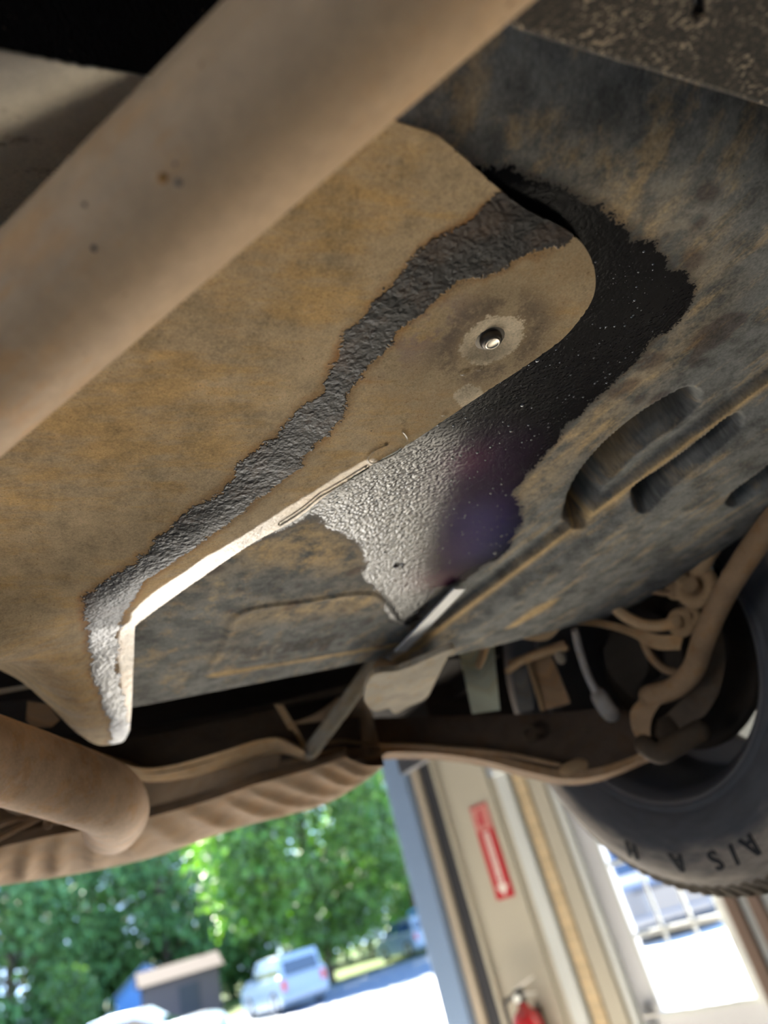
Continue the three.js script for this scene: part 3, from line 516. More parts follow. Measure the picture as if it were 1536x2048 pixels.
// --- heat shield
const SD = [-0.52, 0.02, 0.84], SH = 0.272, boltP = plan(983, 682, SH);
function yShield(u, f) {
  let y = SH;
  y -= 0.008 * ss(0.48, 0.80, f) * (1 - ss(-0.26, -0.10, u));
  y -= 0.016 * Math.exp(-(((u + 0.335) / 0.05) ** 2)) * ss(0.34, 0.46, f) - 0.005 * Math.exp(-(((u + 0.25) / 0.05) ** 2 + ((f - 0.385) / 0.07) ** 2));
  const sl = (-0.235 - u) * 0.895 + (0.55 - f) * 0.445; y += 0.045 * ss(0.045, 0.13, sl) * ss(0.44, 0.62, f);
  y -= 0.013 * Math.exp(-(((f - 0.455 + 0.25 * (u + 0.2)) / 0.055) ** 2)) * ss(0.0, -0.2, u);
  const r = Math.hypot(u - boltP[0], f - boltP[1]); y += 0.0025 * (1 - ss(0.006, 0.020, r));
  y += 0.0022 * (smp(T1, u * 1.3 + 0.4, f * 1.3 + 0.2) - 0.5);
  return y;
}
function sp(px, py) { let h = SH, q; for (let k = 0; k < 8; k++) { q = plan(px, py, h); h = yShield(q[0], q[1]); } return q; }
const sps = (l) => l.map(([a, b]) => sp(a, b));
const openSpline = (pts, n) => new THREE.CatmullRomCurve3(pts.map(([a, b]) => V(a, b, 0)), false, 'centripetal').getPoints(n).map((v) => [v.x, v.y]);
const shieldPoly = [
  ...openSpline(sps([[740, 225], [810, 250], [870, 270], [925, 312], [960, 345], [1050, 418], [1120, 452], [1165, 488], [1190, 545], [1184, 600], [1135, 668], [1080, 712], [960, 792], [830, 880], [735, 935], [660, 985], [590, 1040], [500, 1090], [400, 1158], [320, 1214], [276, 1247]]), 220),
  ...openSpline(sps([[270, 1253], [268, 1300], [264, 1400], [259, 1462]]), 30),
  ...openSpline(sps([[255, 1470], [240, 1486], [205, 1491], [150, 1462], [105, 1418], [80, 1395], [45, 1365], [0, 1340], [-60, 1318]]), 60),
  [-0.47, 0.50], [-0.47, 0.40], ...sps([[-200, 880], [0, 690], [150, 552], [300, 415], [450, 282], [620, 150], [700, 90], [760, 150]])];
const bandPoly = sps([[1000, 365], [985, 410], [920, 450], [870, 480], [850, 500], [800, 555], [760, 600], [715, 650], [680, 672], [690, 720], [650, 755], [640, 790], [600, 820], [555, 870], [520, 905], [475, 930], [470, 965], [385, 1015], [375, 1030], [350, 1050], [305, 1085], [300, 1105], [240, 1140], [190, 1175], [165, 1200], [175, 1260], [185, 1330], [200, 1380], [215, 1430], [225, 1460], [215, 1500], [262, 1500], [255, 1440], [240, 1380], [232, 1320], [235, 1260], [245, 1225], [270, 1190], [290, 1160], [340, 1130], [380, 1100], [430, 1060], [470, 1040], [510, 1000], [560, 965], [590, 940], [640, 880], [660, 860], [690, 820], [705, 770], [730, 740], [780, 700], [790, 660], [830, 640], [850, 620], [880, 590], [940, 560], [1020, 530], [1050, 500], [1120, 492], [1160, 470], [1060, 400]]);
const bandM = mask([bandPoly], SD, 0.0045), bandSoft = mask([bandPoly], SD, 0.009);
const lipM = mask([sps([[262, 1262], [290, 1262], [420, 1170], [600, 1050], [740, 945], [770, 920], [740, 915], [650, 968], [520, 1050], [400, 1120], [300, 1190], [262, 1225]]), sps([[240, 1250], [275, 1250], [270, 1500], [235, 1500], [250, 1440], [240, 1360], [232, 1300]])], SD, 0.005);
const footWetGlare = mask([sps([[180, 1262], [270, 1250], [270, 1500], [215, 1500], [225, 1460], [215, 1430], [200, 1380], [188, 1330]])], SD, 0.003);  // wet part of the foot; also paints its grey glare
const orangeM = mask([sps([[660, 690], [700, 680], [705, 730], [660, 735]]), sps([[860, 480], [960, 420], [1020, 400], [1010, 450], [920, 480], [850, 540]]), sps([[150, 1180], [180, 1170], [190, 1300], [165, 1290]])], SD, 0.006);
const purpM = mask([sps([[770, 700], [860, 610], [930, 590], [920, 650], [840, 700], [780, 740]])], SD, 0.010);
const haloM = mask([], SD, 0.005, (g, X, Y, k) => { g.lineWidth = 0.016 * k; g.beginPath(); g.arc(X(boltP[0]), Y(boltP[1]), 0.029 * k, 0, 7); g.stroke(); });
const ringM = mask([sps([[905, 800], [915, 775], [940, 765], [965, 772], [960, 795], [925, 815]])], SD, 0.003, (g, X, Y, k) => { g.beginPath(); g.arc(X(boltP[0]), Y(boltP[1]), 0.0195 * k, 0, 7); g.fill(); });
const flakeM = mask([sps([[870, 620], [905, 585], [980, 560], [1040, 540], [1000, 575], [920, 605], [885, 650], [850, 660]]), sps([[440, 1080], [500, 1020], [540, 985], [520, 1030], [470, 1070], [420, 1110]]), sps([[275, 1200], [340, 1150], [400, 1105], [400, 1120], [330, 1180], [280, 1225]])], SD, 0.003);
const creaseM = mask([], SD, 0.0015, (g, X, Y, k) => { g.lineWidth = 0.004 * k; for (const l of [[[55, 895], [72, 940], [82, 990], [84, 1040]], [[82, 890], [100, 935], [108, 985], [104, 1030]], [[100, 880], [118, 925], [124, 960]]]) { g.beginPath(); sps(l).forEach(([u, f], i) => (i ? g.lineTo(X(u), Y(f)) : g.moveTo(X(u), Y(f)))); g.stroke(); } });
const shieldMaps = surfaceMaps(2048, SD, (u, f, o) => {
  const big = smp(T1, u * 1.4 + 0.5, f * 1.4 + 0.2), mid = smp(T2, u * 4.3, f * 4.3), fine = smp(T3, u * 6.1, f * 6.1), fine2 = smp(T3, u * 13, f * 13 + 0.4), str = smp(T2, (u * 0.9 + f * 0.4) * 2.2, (f * 0.9 - u * 0.4) * 9);
  const ochre = ss(0.42, 0.70, 0.6 * big + 0.4 * str), sp1 = ss(0.70, 0.78, fine) * ss(0.5, 0.62, mid);
  const g = 0.84 + 0.42 * (fine - 0.5) + 0.55 * (mid - 0.5) + 0.55 * (fine2 - 0.5) + 0.35 * (smp(T1, u * 2.9, f * 2.9 + 0.7) - 0.5);
  let r = mix(0.58, 0.64, ochre) * g, gg = mix(0.425, 0.41, ochre) * g, b = mix(0.245, 0.17, ochre) * g;
  r *= 1 - 0.5 * sp1; gg *= 1 - 0.55 * sp1; b *= 1 - 0.6 * sp1;
  let coat = 0.15, rough = 0.78, metal = 0, bump = 0.30 + 0.06 * fine + 0.05 * fine2 + 0.5 * creaseM(u, f);
  // tip and bolt surroundings: darker brown dust, purple sheen, dark halo, pale dry ring
  const tip = ss(0.01, 0.05, u + 0.06 * (mid - 0.5)) * ss(0.42, 0.58, mid * 0.6 + fine * 0.4) * ss(0.29, 0.32, f + 0.35 * u); r *= 1 - 0.22 * tip; gg *= 1 - 0.26 * tip; b *= 1 - 0.3 * tip;
  const pu = purpM(u, f) * ss(0.35, 0.6, mid); r = mix(r, 0.24, pu * 0.7); gg = mix(gg, 0.185, pu * 0.7); b = mix(b, 0.21, pu * 0.7);
  const ha = haloM(u, f) * ss(0.25, 0.65, mid * 0.7 + fine * 0.3); r = mix(r, 0.10, ha * 0.8); gg = mix(gg, 0.075, ha * 0.8); b = mix(b, 0.058, ha * 0.8);
  const ri = ss(0.44, 0.56, ringM(u, f) + 0.8 * (mid - 0.5) + 0.6 * (fine - 0.5)); r = mix(r, 0.66 * g, ri); gg = mix(gg, 0.53 * g, ri); b = mix(b, 0.36 * g, ri); bump += 0.05 * ri * fine2;
  // wet lip along the lower edge
  const lip = ss(0.35, 0.65, lipM(u, f) + 0.3 * (mid - 0.5)); r = mix(r, 0.30 * g, lip * 0.7); gg = mix(gg, 0.26 * g, lip * 0.7); b = mix(b, 0.22 * g, lip * 0.7);
  coat = Math.max(coat, lip); rough = mix(rough, 0.34, lip); metal = mix(metal, 0.25, lip); bump = mix(bump, 0.26 + 0.18 * mid + 0.10 * fine, lip * 0.8);
  // dark greasy band
  const flake = flakeM(u, f) * ss(0.50, 0.56, smp(T2, u * 9, f * 9));
  const rag = bandM(u, f) + 0.95 * (mid - 0.5) + 0.45 * (fine - 0.5), w = ss(0.45, 0.53, rag) * (1 - flake), damp = ss(0.22, 0.5, bandSoft(u, f) + 0.4 * (mid - 0.5)) * (1 - w);
  const og = orangeM(u, f);
  r *= 1 - 0.25 * damp - 0.2 * og * damp; gg *= 1 - 0.38 * damp - 0.35 * og * damp; b *= 1 - 0.52 * damp - 0.4 * og * damp;
  const fw = footWetGlare(u, f) * w, lump = smp(T2, u * 5.6 + 0.2, f * 5.6 + 0.3), lump2 = smp(T3, u * 2.9, f * 2.9 + 0.6);
  const br = ss(0.55, 0.8, mid) * 0.03 + og * 0.05;
  r = mix(r, 0.016 + br, w); gg = mix(gg, 0.013 + br * 0.5, w); b = mix(b, 0.012 + br * 0.2, w);
  r = mix(r, 0.20, fw * 0.8); gg = mix(gg, 0.195, fw * 0.8); b = mix(b, 0.21, fw * 0.8);  // lilac grey glare of the wet foot painted into the base colour
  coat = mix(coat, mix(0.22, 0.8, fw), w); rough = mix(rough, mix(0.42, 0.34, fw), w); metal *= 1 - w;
  bump = mix(bump, 0.30 + 0.36 * lump + 0.28 * lump2, w);
  o[0] = r; o[1] = gg; o[2] = b; o[3] = coat; o[4] = rough; o[5] = metal; o[6] = bump;
});
const shieldM = new THREE.MeshPhysicalMaterial({ color: 0xffffff, roughness: 1, metalness: 1, ior: 1.5, specularIntensity: 2.2, ...shieldMaps, bumpScale: 0.0022 });
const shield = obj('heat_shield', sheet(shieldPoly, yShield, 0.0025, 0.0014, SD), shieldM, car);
shield.userData.label = 'pressed metal heat shield coated in tan dust with a black greasy streak';
{ // stud and nut
  const c = V(boltP[0], EYE + yShield(...boltP), -boltP[1]), steel = plain(col(0.55, 0.5, 0.42), 0.3, { metalness: 0.9 }), dk = plain(col(0.10, 0.085, 0.07), 0.4, { metalness: 0.7 });
  const lathe = (pr, n = 32) => { const g = new THREE.LatheGeometry(pr.map(([a, b]) => new THREE.Vector2(a, b * 0.5)), n); g.translate(c.x, c.y, c.z); return g; };
  obj('washer', lathe([[0.0060, 0.0012], [0.0092, 0.0012], [0.0095, 0.0004], [0.0095, -0.0006], [0.0060, -0.0010]]), dk, shield);
  obj('nut', lathe([[0.0040, -0.0078], [0.0054, -0.0076], [0.0062, -0.0066], [0.0060, -0.0060], [0.0066, -0.0054], [0.0064, -0.0048], [0.0068, -0.004], [0.0070, 0.001]]), dk, shield);
  obj('stud', lathe([[0, -0.0082], [0.0030, -0.0082], [0.0034, -0.0092], [0.0042, -0.0094], [0.0046, -0.0088], [0.0046, -0.006]]), steel, shield);
}
{ // clear fluid creeping along the lower edge
  const clear = plain(col(0.97, 0.95, 0.9), 0.02, { transmission: 1, thickness: 0.003, ior: 1.4 });
  const run = (pts, r) => { const g = tube(pts.map(([a, b]) => { const q = sp(a, b); return V(q[0], EYE + yShield(...q) - 0.0002, -q[1]); }), r, 40, 8); return g; };
  obj('fluid_bead', run([[806, 862], [814, 876], [800, 898], [770, 915], [742, 925], [735, 915], [748, 900], [775, 888]], 0.0011), clear, shield);
  obj('fluid_bead', run([[735, 934], [700, 955], [655, 982], [640, 990], [600, 1022], [560, 1048]], 0.0016), clear, shield);
  for (const [px, py, s] of [[930, 745, 0.0024], [960, 738, 0.0018], [890, 828, 0.0017], [1075, 660, 0.0013]]) { const q = sp(px, py), g = new THREE.SphereGeometry(s, 14, 8); g.scale(1.5, 0.7, 1); g.translate(q[0], EYE + yShield(...q), -q[1]); obj('fluid_drop', g, clear, shield); }
}

// --- exhaust pipe
{
  const d = V(-0.911, -0.059, -0.408).normalize(), m = ray(400, 335); m.addScaledVector(d, -m.dot(d)).normalize();
  const dist = 0.27, R = dist * Math.sin(6.14 * Math.PI / 180), c = m.clone().multiplyScalar(dist).add(V(0, EYE, 0));
  const a = c.clone().addScaledVector(d, 1.0), b = c.clone().addScaledVector(d, -0.5);
  const [pc, pb] = grime(1024, (x, y, o) => {
    const A = smp(T1, x, y), B = smp(T2, x * 2, y * 2), F = smp(T3, x, y), s = smp(T2, x * 1, y * 6), rust = ss(0.5, 0.75, A * 0.6 + s * 0.4), pit = ss(0.80, 0.86, smp(T3, x * 0.5 + 0.3, y * 0.5)) * ss(0.62, 0.7, B), g = 0.9 + 0.22 * (B - 0.5) + 0.10 * (F - 0.5);
    o[0] = mix(0.60, 0.64, rust) * g * (1 - 0.6 * pit); o[1] = mix(0.405, 0.375, rust) * g * (1 - 0.65 * pit); o[2] = mix(0.235, 0.175, rust) * g * (1 - 0.7 * pit); o[3] = 0.6 * B + 0.4 * F - 0.5 * pit;
  });
  const mat = plain(col(1, 1, 1), 0.72, { map: rep(pc, 3.2), bumpMap: rep(pb, 3.2), bumpScale: 0.0005 });
  const N = 72, pos = [], nor = [], uv = [], idx = [], x = V(0, 1, 0).cross(d).normalize(), y = d.clone().cross(x), L = a.distanceTo(b);
  for (let i = 0; i <= 60; i++) for (let j = 0; j <= N; j++) { const t = i / 60, q = j / N * Math.PI * 2, n = x.clone().multiplyScalar(Math.cos(q)).addScaledVector(y, Math.sin(q)), p = b.clone().lerp(a, t).addScaledVector(n, R); pos.push(p.x, p.y, p.z); nor.push(n.x, n.y, n.z); uv.push(t * L, j / N * 2 * Math.PI * R); }
  for (let i = 0; i < 60; i++) for (let j = 0; j < N; j++) { const k = i * (N + 1) + j; idx.push(k, k + 1, k + N + 1, k + 1, k + N + 2, k + N + 1); }
  const g = new THREE.BufferGeometry(); g.setAttribute('position', new THREE.Float32BufferAttribute(pos, 3)); g.setAttribute('normal', new THREE.Float32BufferAttribute(nor, 3)); g.setAttribute('uv', new THREE.Float32BufferAttribute(uv, 2)); g.setIndex(idx);
  const pipe = obj('exhaust_pipe', g, mat, car); pipe.userData.label = 'thick tan dusted exhaust pipe';
  const onPipe = (px, py) => { const r = ray(px, py), o = V(0, EYE, 0).sub(c), rd = r.clone().addScaledVector(d, -r.dot(d)), od = o.clone().addScaledVector(d, -o.dot(d)), A = rd.dot(rd), B = rd.dot(od), C = od.dot(od) - R * R; const t = (-B - Math.sqrt(B * B - A * C)) / A; return r.multiplyScalar(t).add(V(0, EYE, 0)); };
  for (const [px, py, s, cc] of [[326, 357, 0.0016, col(0.40, 0.20, 0.05)], [357, 366, 0.0011, col(0.12, 0.11, 0.10)], [188, 497, 0.0010, col(0.05, 0.05, 0.05)], [350, 328, 0.0007, col(0.2, 0.16, 0.12)], [170, 410, 0.0008, col(0.1, 0.08, 0.06)]]) { const p = onPipe(px, py), q = new THREE.SphereGeometry(s, 10, 8); q.scale(1, 0.7, 1.2); q.translate(p.x, p.y, p.z); obj('grit_speck', q, plain(cc, 0.8), pipe); }
}

// --- second shield, felt and floor rail above the pipe
const [speckC, speckB] = grime(1024, (x, y, o) => { const A = smp(T1, x, y), B = smp(T2, x * 2, y * 2), F = smp(T3, x * 0.9, y * 0.9 + 0.3), s = ss(0.60, 0.72, B) * ss(0.45, 0.7, A), g = 0.95 + 0.24 * (F - 0.5) + 0.2 * (A - 0.5); o[0] = mix(0.62, 0.30, s) * g; o[1] = mix(0.54, 0.23, s) * g; o[2] = mix(0.42, 0.16, s) * g; o[3] = F * 0.5 - s * 0.3; });
const [feltC, feltB] = grime(1024, (x, y, o) => { const A = smp(T1, x, y), F = smp(T3, x * 1.3, y * 0.6), B = smp(T2, x, y * 3), s = ss(0.66, 0.8, F) * ss(0.4, 0.7, A); o[0] = mix(0.012, 0.07, s); o[1] = mix(0.010, 0.045, s); o[2] = mix(0.009, 0.032, s); o[3] = F * 0.7 + B * 0.3; });
const [fleckC, fleckB] = grime(1024, (x, y, o) => { const A = smp(T1, x, y), F = smp(T3, x * 0.45, y * 0.9), G = smp(T3, x * 1.1, y * 1.1), s = clamp(ss(0.60, 0.70, F) * ss(0.25, 0.55, A) + 0.25 * ss(0.5, 0.8, G)); o[0] = mix(0.05, 0.52, s); o[1] = mix(0.043, 0.40, s); o[2] = mix(0.034, 0.27, s); o[3] = 0.5 * A + 0.4 * s; });
{
  const yT2 = (u, f) => 0.30 + 0.8 * (f - 0.15), at2 = (px, py) => { const d = ray(px, py), t = (0.30 - 0.12) / (d.y + 0.8 * d.z); return [d.x * t, -d.z * t]; };
  const poly = [[312, 158], [160, 132], [0, 103], [-200, 70], [-320, 420], [0, 560], [200, 480], [420, 290]].map(([a, b]) => at2(a, b));
  const s2 = obj('tunnel_shield', sheet(poly, yT2, 0.004, 0.0015, [0, 0, 1]), plain(col(1, 1, 1), 0.7, { map: rep(speckC, 5), bumpMap: rep(speckB, 5), bumpScale: 0.0006 }), car);
  s2.userData.label = 'pale flecked metal shield above the pipe';
  const fp = [[-0.6, -0.25], [0.35, -0.25], [0.35, 0.10], [0.2, 0.2], [-0.05, 0.2], [-0.2, 0.17], [-0.6, 0.1]];
  obj('insulation_felt', sheet(fp, (u, f) => 0.345 + 0.004 * smp(T1, u * 4, f * 4), 0.006, 0.012, [0, 0, 1]), plain(col(1, 1, 1), 1, { specularIntensity: 0.1, map: rep(feltC, 6), bumpMap: rep(feltB, 6), bumpScale: 0.003 }), car).userData.label = 'black fibrous insulation felt';
}
{ // floor rail with a hexagonal hole
  const q = [...[[1040, 50], [1120, 78], [1536, 205], [2300, 438]].map(([a, b]) => plan(a, b, 0.258)), [0.62, 0.1], [0.5, -0.25], [0.07, -0.25], plan(1000, -120, 0.258)], s = new THREE.Shape(q.map(([a, b]) => new THREE.Vector2(a, b)));
  const hx = [[1381, 7], [1390, -12], [1412, -20], [1424, -2], [1420, 30], [1394, 46], [1376, 36]].map(([a, b]) => plan(a, b, 0.258)); s.holes.push(new THREE.Path(hx.map(([a, b]) => new THREE.Vector2(a, b))));
  const g = new THREE.ExtrudeGeometry(s, { depth: 0.004, bevelEnabled: true, bevelSize: 0.002, bevelThickness: 0.002, bevelSegments: 2 }); g.rotateX(-Math.PI / 2); g.translate(0, EYE + 0.260, 0);
  const rail = obj('floor_rail', g, plain(col(1, 1, 1), 0.85, { map: rep(fleckC, 9), bumpMap: rep(fleckB, 9), bumpScale: 0.0008 }), car); rail.userData.label = 'dark flecked floor rail with a six sided hole';
}
// --- body shell above everything
const carBox = (l0, l1, n0, n1, h0, h1) => { const g = box(l1 - l0, h1 - h0, n1 - n0); g.applyMatrix4(new THREE.Matrix4().makeBasis(LAT, V(0, 1, 0), LON.clone().negate())); const c = LAT.clone().multiplyScalar((l0 + l1) / 2).addScaledVector(LON, (n0 + n1) / 2).setY(EYE + (h0 + h1) / 2); g.translate(c.x, c.y, c.z); return g; };
obj('floor_pan', carBox(-0.85, 0.86, -2.6, 1.45, 0.50, 0.53), dirtBlack, car);
obj('body_side', [carBox(1.10, 1.13, -2.6, 0.30, 0.36, 0.9), carBox(1.10, 1.13, 1.14, 1.9, 0.36, 0.9), carBox(1.10, 1.13, 0.30, 1.14, 0.63, 0.9)], plain(col(0.1, 0.1, 0.11), 0.3), car);
obj('trunk_floor', carBox(-0.85, 0.84, 0.98, 1.45, 0.36, 0.50), dirtBlack, car);
obj('wheelhouse_wall', carBox(0.80, 0.83, 1.0, 1.6, 0.33, 0.53), dirtBlack, car);

// --- wheel
const WC = V(0.2866, 0.2414 + EYE, -1.0771), WAX = V(Math.sin(0.9642), 0.0092, -Math.cos(0.9642)).normalize();
{
  const wheel = new THREE.Group(); wheel.name = 'wheel'; car.add(wheel); wheel.position.copy(WC);
  const sx = WAX.clone().cross(V(0, 1, 0)).normalize(), uy = sx.clone().cross(WAX).normalize();
  const M = new THREE.Matrix4().makeBasis(sx, WAX, uy); wheel.quaternion.setFromRotationMatrix(M); // local y = outboard axis, x = right, z = up
  wheel.userData.label = 'dusty wheel seen from its inner side';
  const [tc] = grime(512, (x, y, o) => { // x around, y = profile run 0..0.33 m
    const A = smp(T1, x * 3, y * 2), B = smp(T2, x * 4, y * 3), rr = y * 0.33, d = ss(0.068, 0.105, rr + 0.035 * (A - 0.5)) * (0.65 + 0.6 * (B - 0.5)); const g = 0.8 + 0.4 * (B - 0.5);
    o[0] = mix(0.080, 0.50, d) * g; o[1] = mix(0.078, 0.39, d) * g; o[2] = mix(0.082, 0.29, d) * g; o[3] = B;
  });
  const pr = [[0.199, 0.016], [0.203, 0.006], [0.206, -0.001], [0.212, -0.003], [0.214, 0.0005], [0.218, 0.0005], [0.221, -0.005], [0.24, -0.010], [0.262, -0.0105], [0.285, -0.004], [0.300, 0.005], [0.3085, 0.0125], [0.3085, 0.0155], [0.312, 0.017], [0.3215, 0.030], [0.3270, 0.044], [0.3285, 0.06], [0.3285, 0.16], [0.325, 0.18], [0.310, 0.205], [0.27, 0.225], [0.22, 0.22], [0.203, 0.205]].map(([a, b]) => new THREE.Vector2(a, b));
  const tg = new THREE.LatheGeometry(pr, 128); { let run = [0]; for (let i = 1; i < pr.length; i++) run.push(run[i - 1] + pr[i].distanceTo(pr[i - 1])); const uv = tg.attributes.uv; for (let i = 0; i < uv.count; i++) uv.setXY(i, uv.getX(i), run[i % pr.length] / 0.33); }
  const tyre = obj('tyre', tg, plain(col(1, 1, 1), 0.75, { map: tc }), wheel);
  tyre.userData.label = 'black tyre with a brown dusty outer sidewall';
  const blocks = [], nb = 96;
  for (let k = 0; k < nb; k++) {
    const a = k / nb * 6.2832; for (const [r, ax, w, sk] of [[0.3225, 0.030, 0.026, 0.10], [0.3325, 0.060, 0.030, 0.12], [0.3335, 0.098, 0.034, -0.1], [0.333, 0.138, 0.034, 0.1]]) {
      const b = box(0.0145, w, 0.009, 0, 0, 0, 0.0015); b.rotateZ(sk * 3); b.rotateX(r < 0.325 ? 0.75 : 0.05); b.rotateY(0); const m = new THREE.Matrix4().makeRotationY(-a - Math.PI / 2); b.translate(0, ax, r - 0.002 - 0.0045 + 0.003); b.applyMatrix4(m); blocks.push(b);
    }
  }
  const tr = obj('tread', blocks, dirty(col(0.21, 0.165, 0.12), 0.9, 6), wheel); tr.userData.kind = 'stuff';
  const rimM = plain(col(0.16, 0.15, 0.15), 0.45, { metalness: 0.5 }), blackIron = dirty(col(0.05, 0.04, 0.033));
  obj('rim', new THREE.LatheGeometry([[0.207, 0.001], [0.204, -0.001], [0.199, 0.003], [0.195, 0.014], [0.188, 0.022], [0.187, 0.05], [0.178, 0.075], [0.176, 0.17], [0.19, 0.19], [0.198, 0.205]].map(([a, b]) => new THREE.Vector2(a, b)), 96), rimM, wheel);
  { // disc with five openings
    const d = ray(1478, 1432), o = V(0, EYE, 0), c = WC.clone().addScaledVector(WAX, 0.165), p = o.clone().addScaledVector(d, c.clone().sub(o).dot(WAX) / d.dot(WAX)).sub(c), th0 = Math.atan2(p.dot(uy), p.dot(sx));
    const f = new THREE.Shape(); f.absarc(0, 0, 0.180, 0, Math.PI * 2, false);
    for (let k = 0; k < 5; k++) { const a = th0 + k * 1.2566, h = new THREE.Path(); h.absellipse(Math.cos(a) * Math.min(0.15, p.length()), Math.sin(a) * Math.min(0.15, p.length()), 0.036, 0.033, 0, Math.PI * 2, true, a); f.holes.push(h); }
    const g = new THREE.ExtrudeGeometry(f, { depth: 0.016, bevelEnabled: false, curveSegments: 40 }); g.rotateX(Math.PI / 2); g.scale(1, 1, 1); g.translate(0, 0.181, 0); obj('rim_face', g, rimM, wheel);
  }
  obj('brake_disc', new THREE.CylinderGeometry(0.135, 0.135, 0.022, 56).translate(0, 0.115, 0), blackIron, wheel);
  obj('hub', [new THREE.CylinderGeometry(0.06, 0.07, 0.10, 36).translate(0, 0.08, 0), new THREE.CylinderGeometry(0.036, 0.042, 0.06, 30).translate(0, 0.02, 0)], blackIron, wheel);
  obj('dust_shield', new THREE.LatheGeometry([[0.07, 0.06], [0.10, 0.085], [0.142, 0.092], [0.146, 0.10]].map(([a, b]) => new THREE.Vector2(a, b)), 48, 0.6, 4.6), blackIron, wheel);
  // moulded lettering, tops outward
  const font = await new FontLoader().loadAsync('fonts/droid/droid_sans_bold.typeface.json'), put = (txt, th0, step, r, size) => [...txt].forEach((ch, i) => {
    if (ch === ' ') return; const g = new TextGeometry(ch, { font, size, depth: 0.0025, curveSegments: 4 }); g.computeBoundingBox(); const b = g.boundingBox; g.translate(-(b.min.x + b.max.x) / 2, -size / 2, 0);
    const th = th0 - step * i, ro = V(Math.cos(th), 0, Math.sin(th)), tn = V(Math.sin(th), 0, -Math.cos(th)), up = ro.clone().addScaledVector(V(0, 1, 0), 0.33).normalize(), nn = tn.clone().cross(up);
    g.applyMatrix4(new THREE.Matrix4().makeBasis(tn, up, nn)); const yAt = -0.0055; g.translate(ro.x * r, yAt, ro.z * r); obj('letter', g, plain(col(0.022, 0.02, 0.019), 0.8), wheel);
  });
  const angle = (px, py) => { const d = ray(px, py), o = V(0, EYE, 0), t = WC.clone().sub(o).dot(WAX) / d.dot(WAX), p = o.addScaledVector(d, t).sub(WC); return [Math.atan2(p.dot(uy), p.dot(sx)), p.length()]; };
  const a0 = angle(1357, 1700), a1 = angle(1462, 1685), st = (a1[0] - a0[0]) / 3;
  put('SN250 A/S A', a0[0] + st * 10, st, 0.279, 0.025); put('H', a0[0] - 2.6 * st, st, 0.279, 0.024);
  obj('wheelhouse', (() => { const s = []; for (let k = 0; k <= 30; k++) { const a = 0.1 + k / 30 * 2.7, c = Math.cos(a) * 0.40, q = Math.sin(a) * 0.40; s.push([V(c, -0.06, q), V(c, 0.29, q)]); } return loft(s, false); })(), dirtBlack, wheel);
}

// --- what hangs behind the tank
const rows = (l, dist) => l.map(([a, b, d]) => D(a, b, d ?? dist));
function sub(name, geo, mat, label) { const o = obj(name, geo, mat, car); if (label) o.userData.label = label; return o; }
{ // rear bumper lip: ribbed underside flange, outer skin rising behind it
  const outer = [[-140, 1800], [0, 1772], [130, 1752], [300, 1716], [480, 1655], [640, 1612], [715, 1572], [768, 1532]].map(([a, b]) => P(a, b, 0.20));
  const inner = [[-160, 1725], [0, 1694], [100, 1672], [200, 1656], [300, 1634], [420, 1600], [500, 1572], [620, 1538], [690, 1514]].map(([a, b]) => P(a, b, 0.215));
  const co = new THREE.CatmullRomCurve3(outer), ci = new THREE.CatmullRomCurve3(inner), s = [];
  for (let k = 0; k <= 150; k++) {
    const t = k / 150, o = co.getPoint(t), i = ci.getPoint(t), w = 0.011 * Math.pow(Math.abs(Math.sin(t * Math.PI * 13)), 3), q = [];
    q.push(i.clone().add(V(0, 0.02, -0.03)), i.clone()); for (const f of [0.2, 0.4, 0.6, 0.8]) q.push(i.clone().lerp(o, f).add(V(0, -w * Math.sin(f * 3.14) - 0.006 * Math.sin(f * 3.14), 0)));
    q.push(o.clone(), o.clone().add(V(0, 0.012, -0.012)), o.clone().add(V(0, 0.35, -0.06))); s.push(q);
  }
  sub('rear_bumper', loft(s, false), dirty(col(0.50, 0.34, 0.21)), 'dusty brown plastic lower edge of the rear bumper');
}
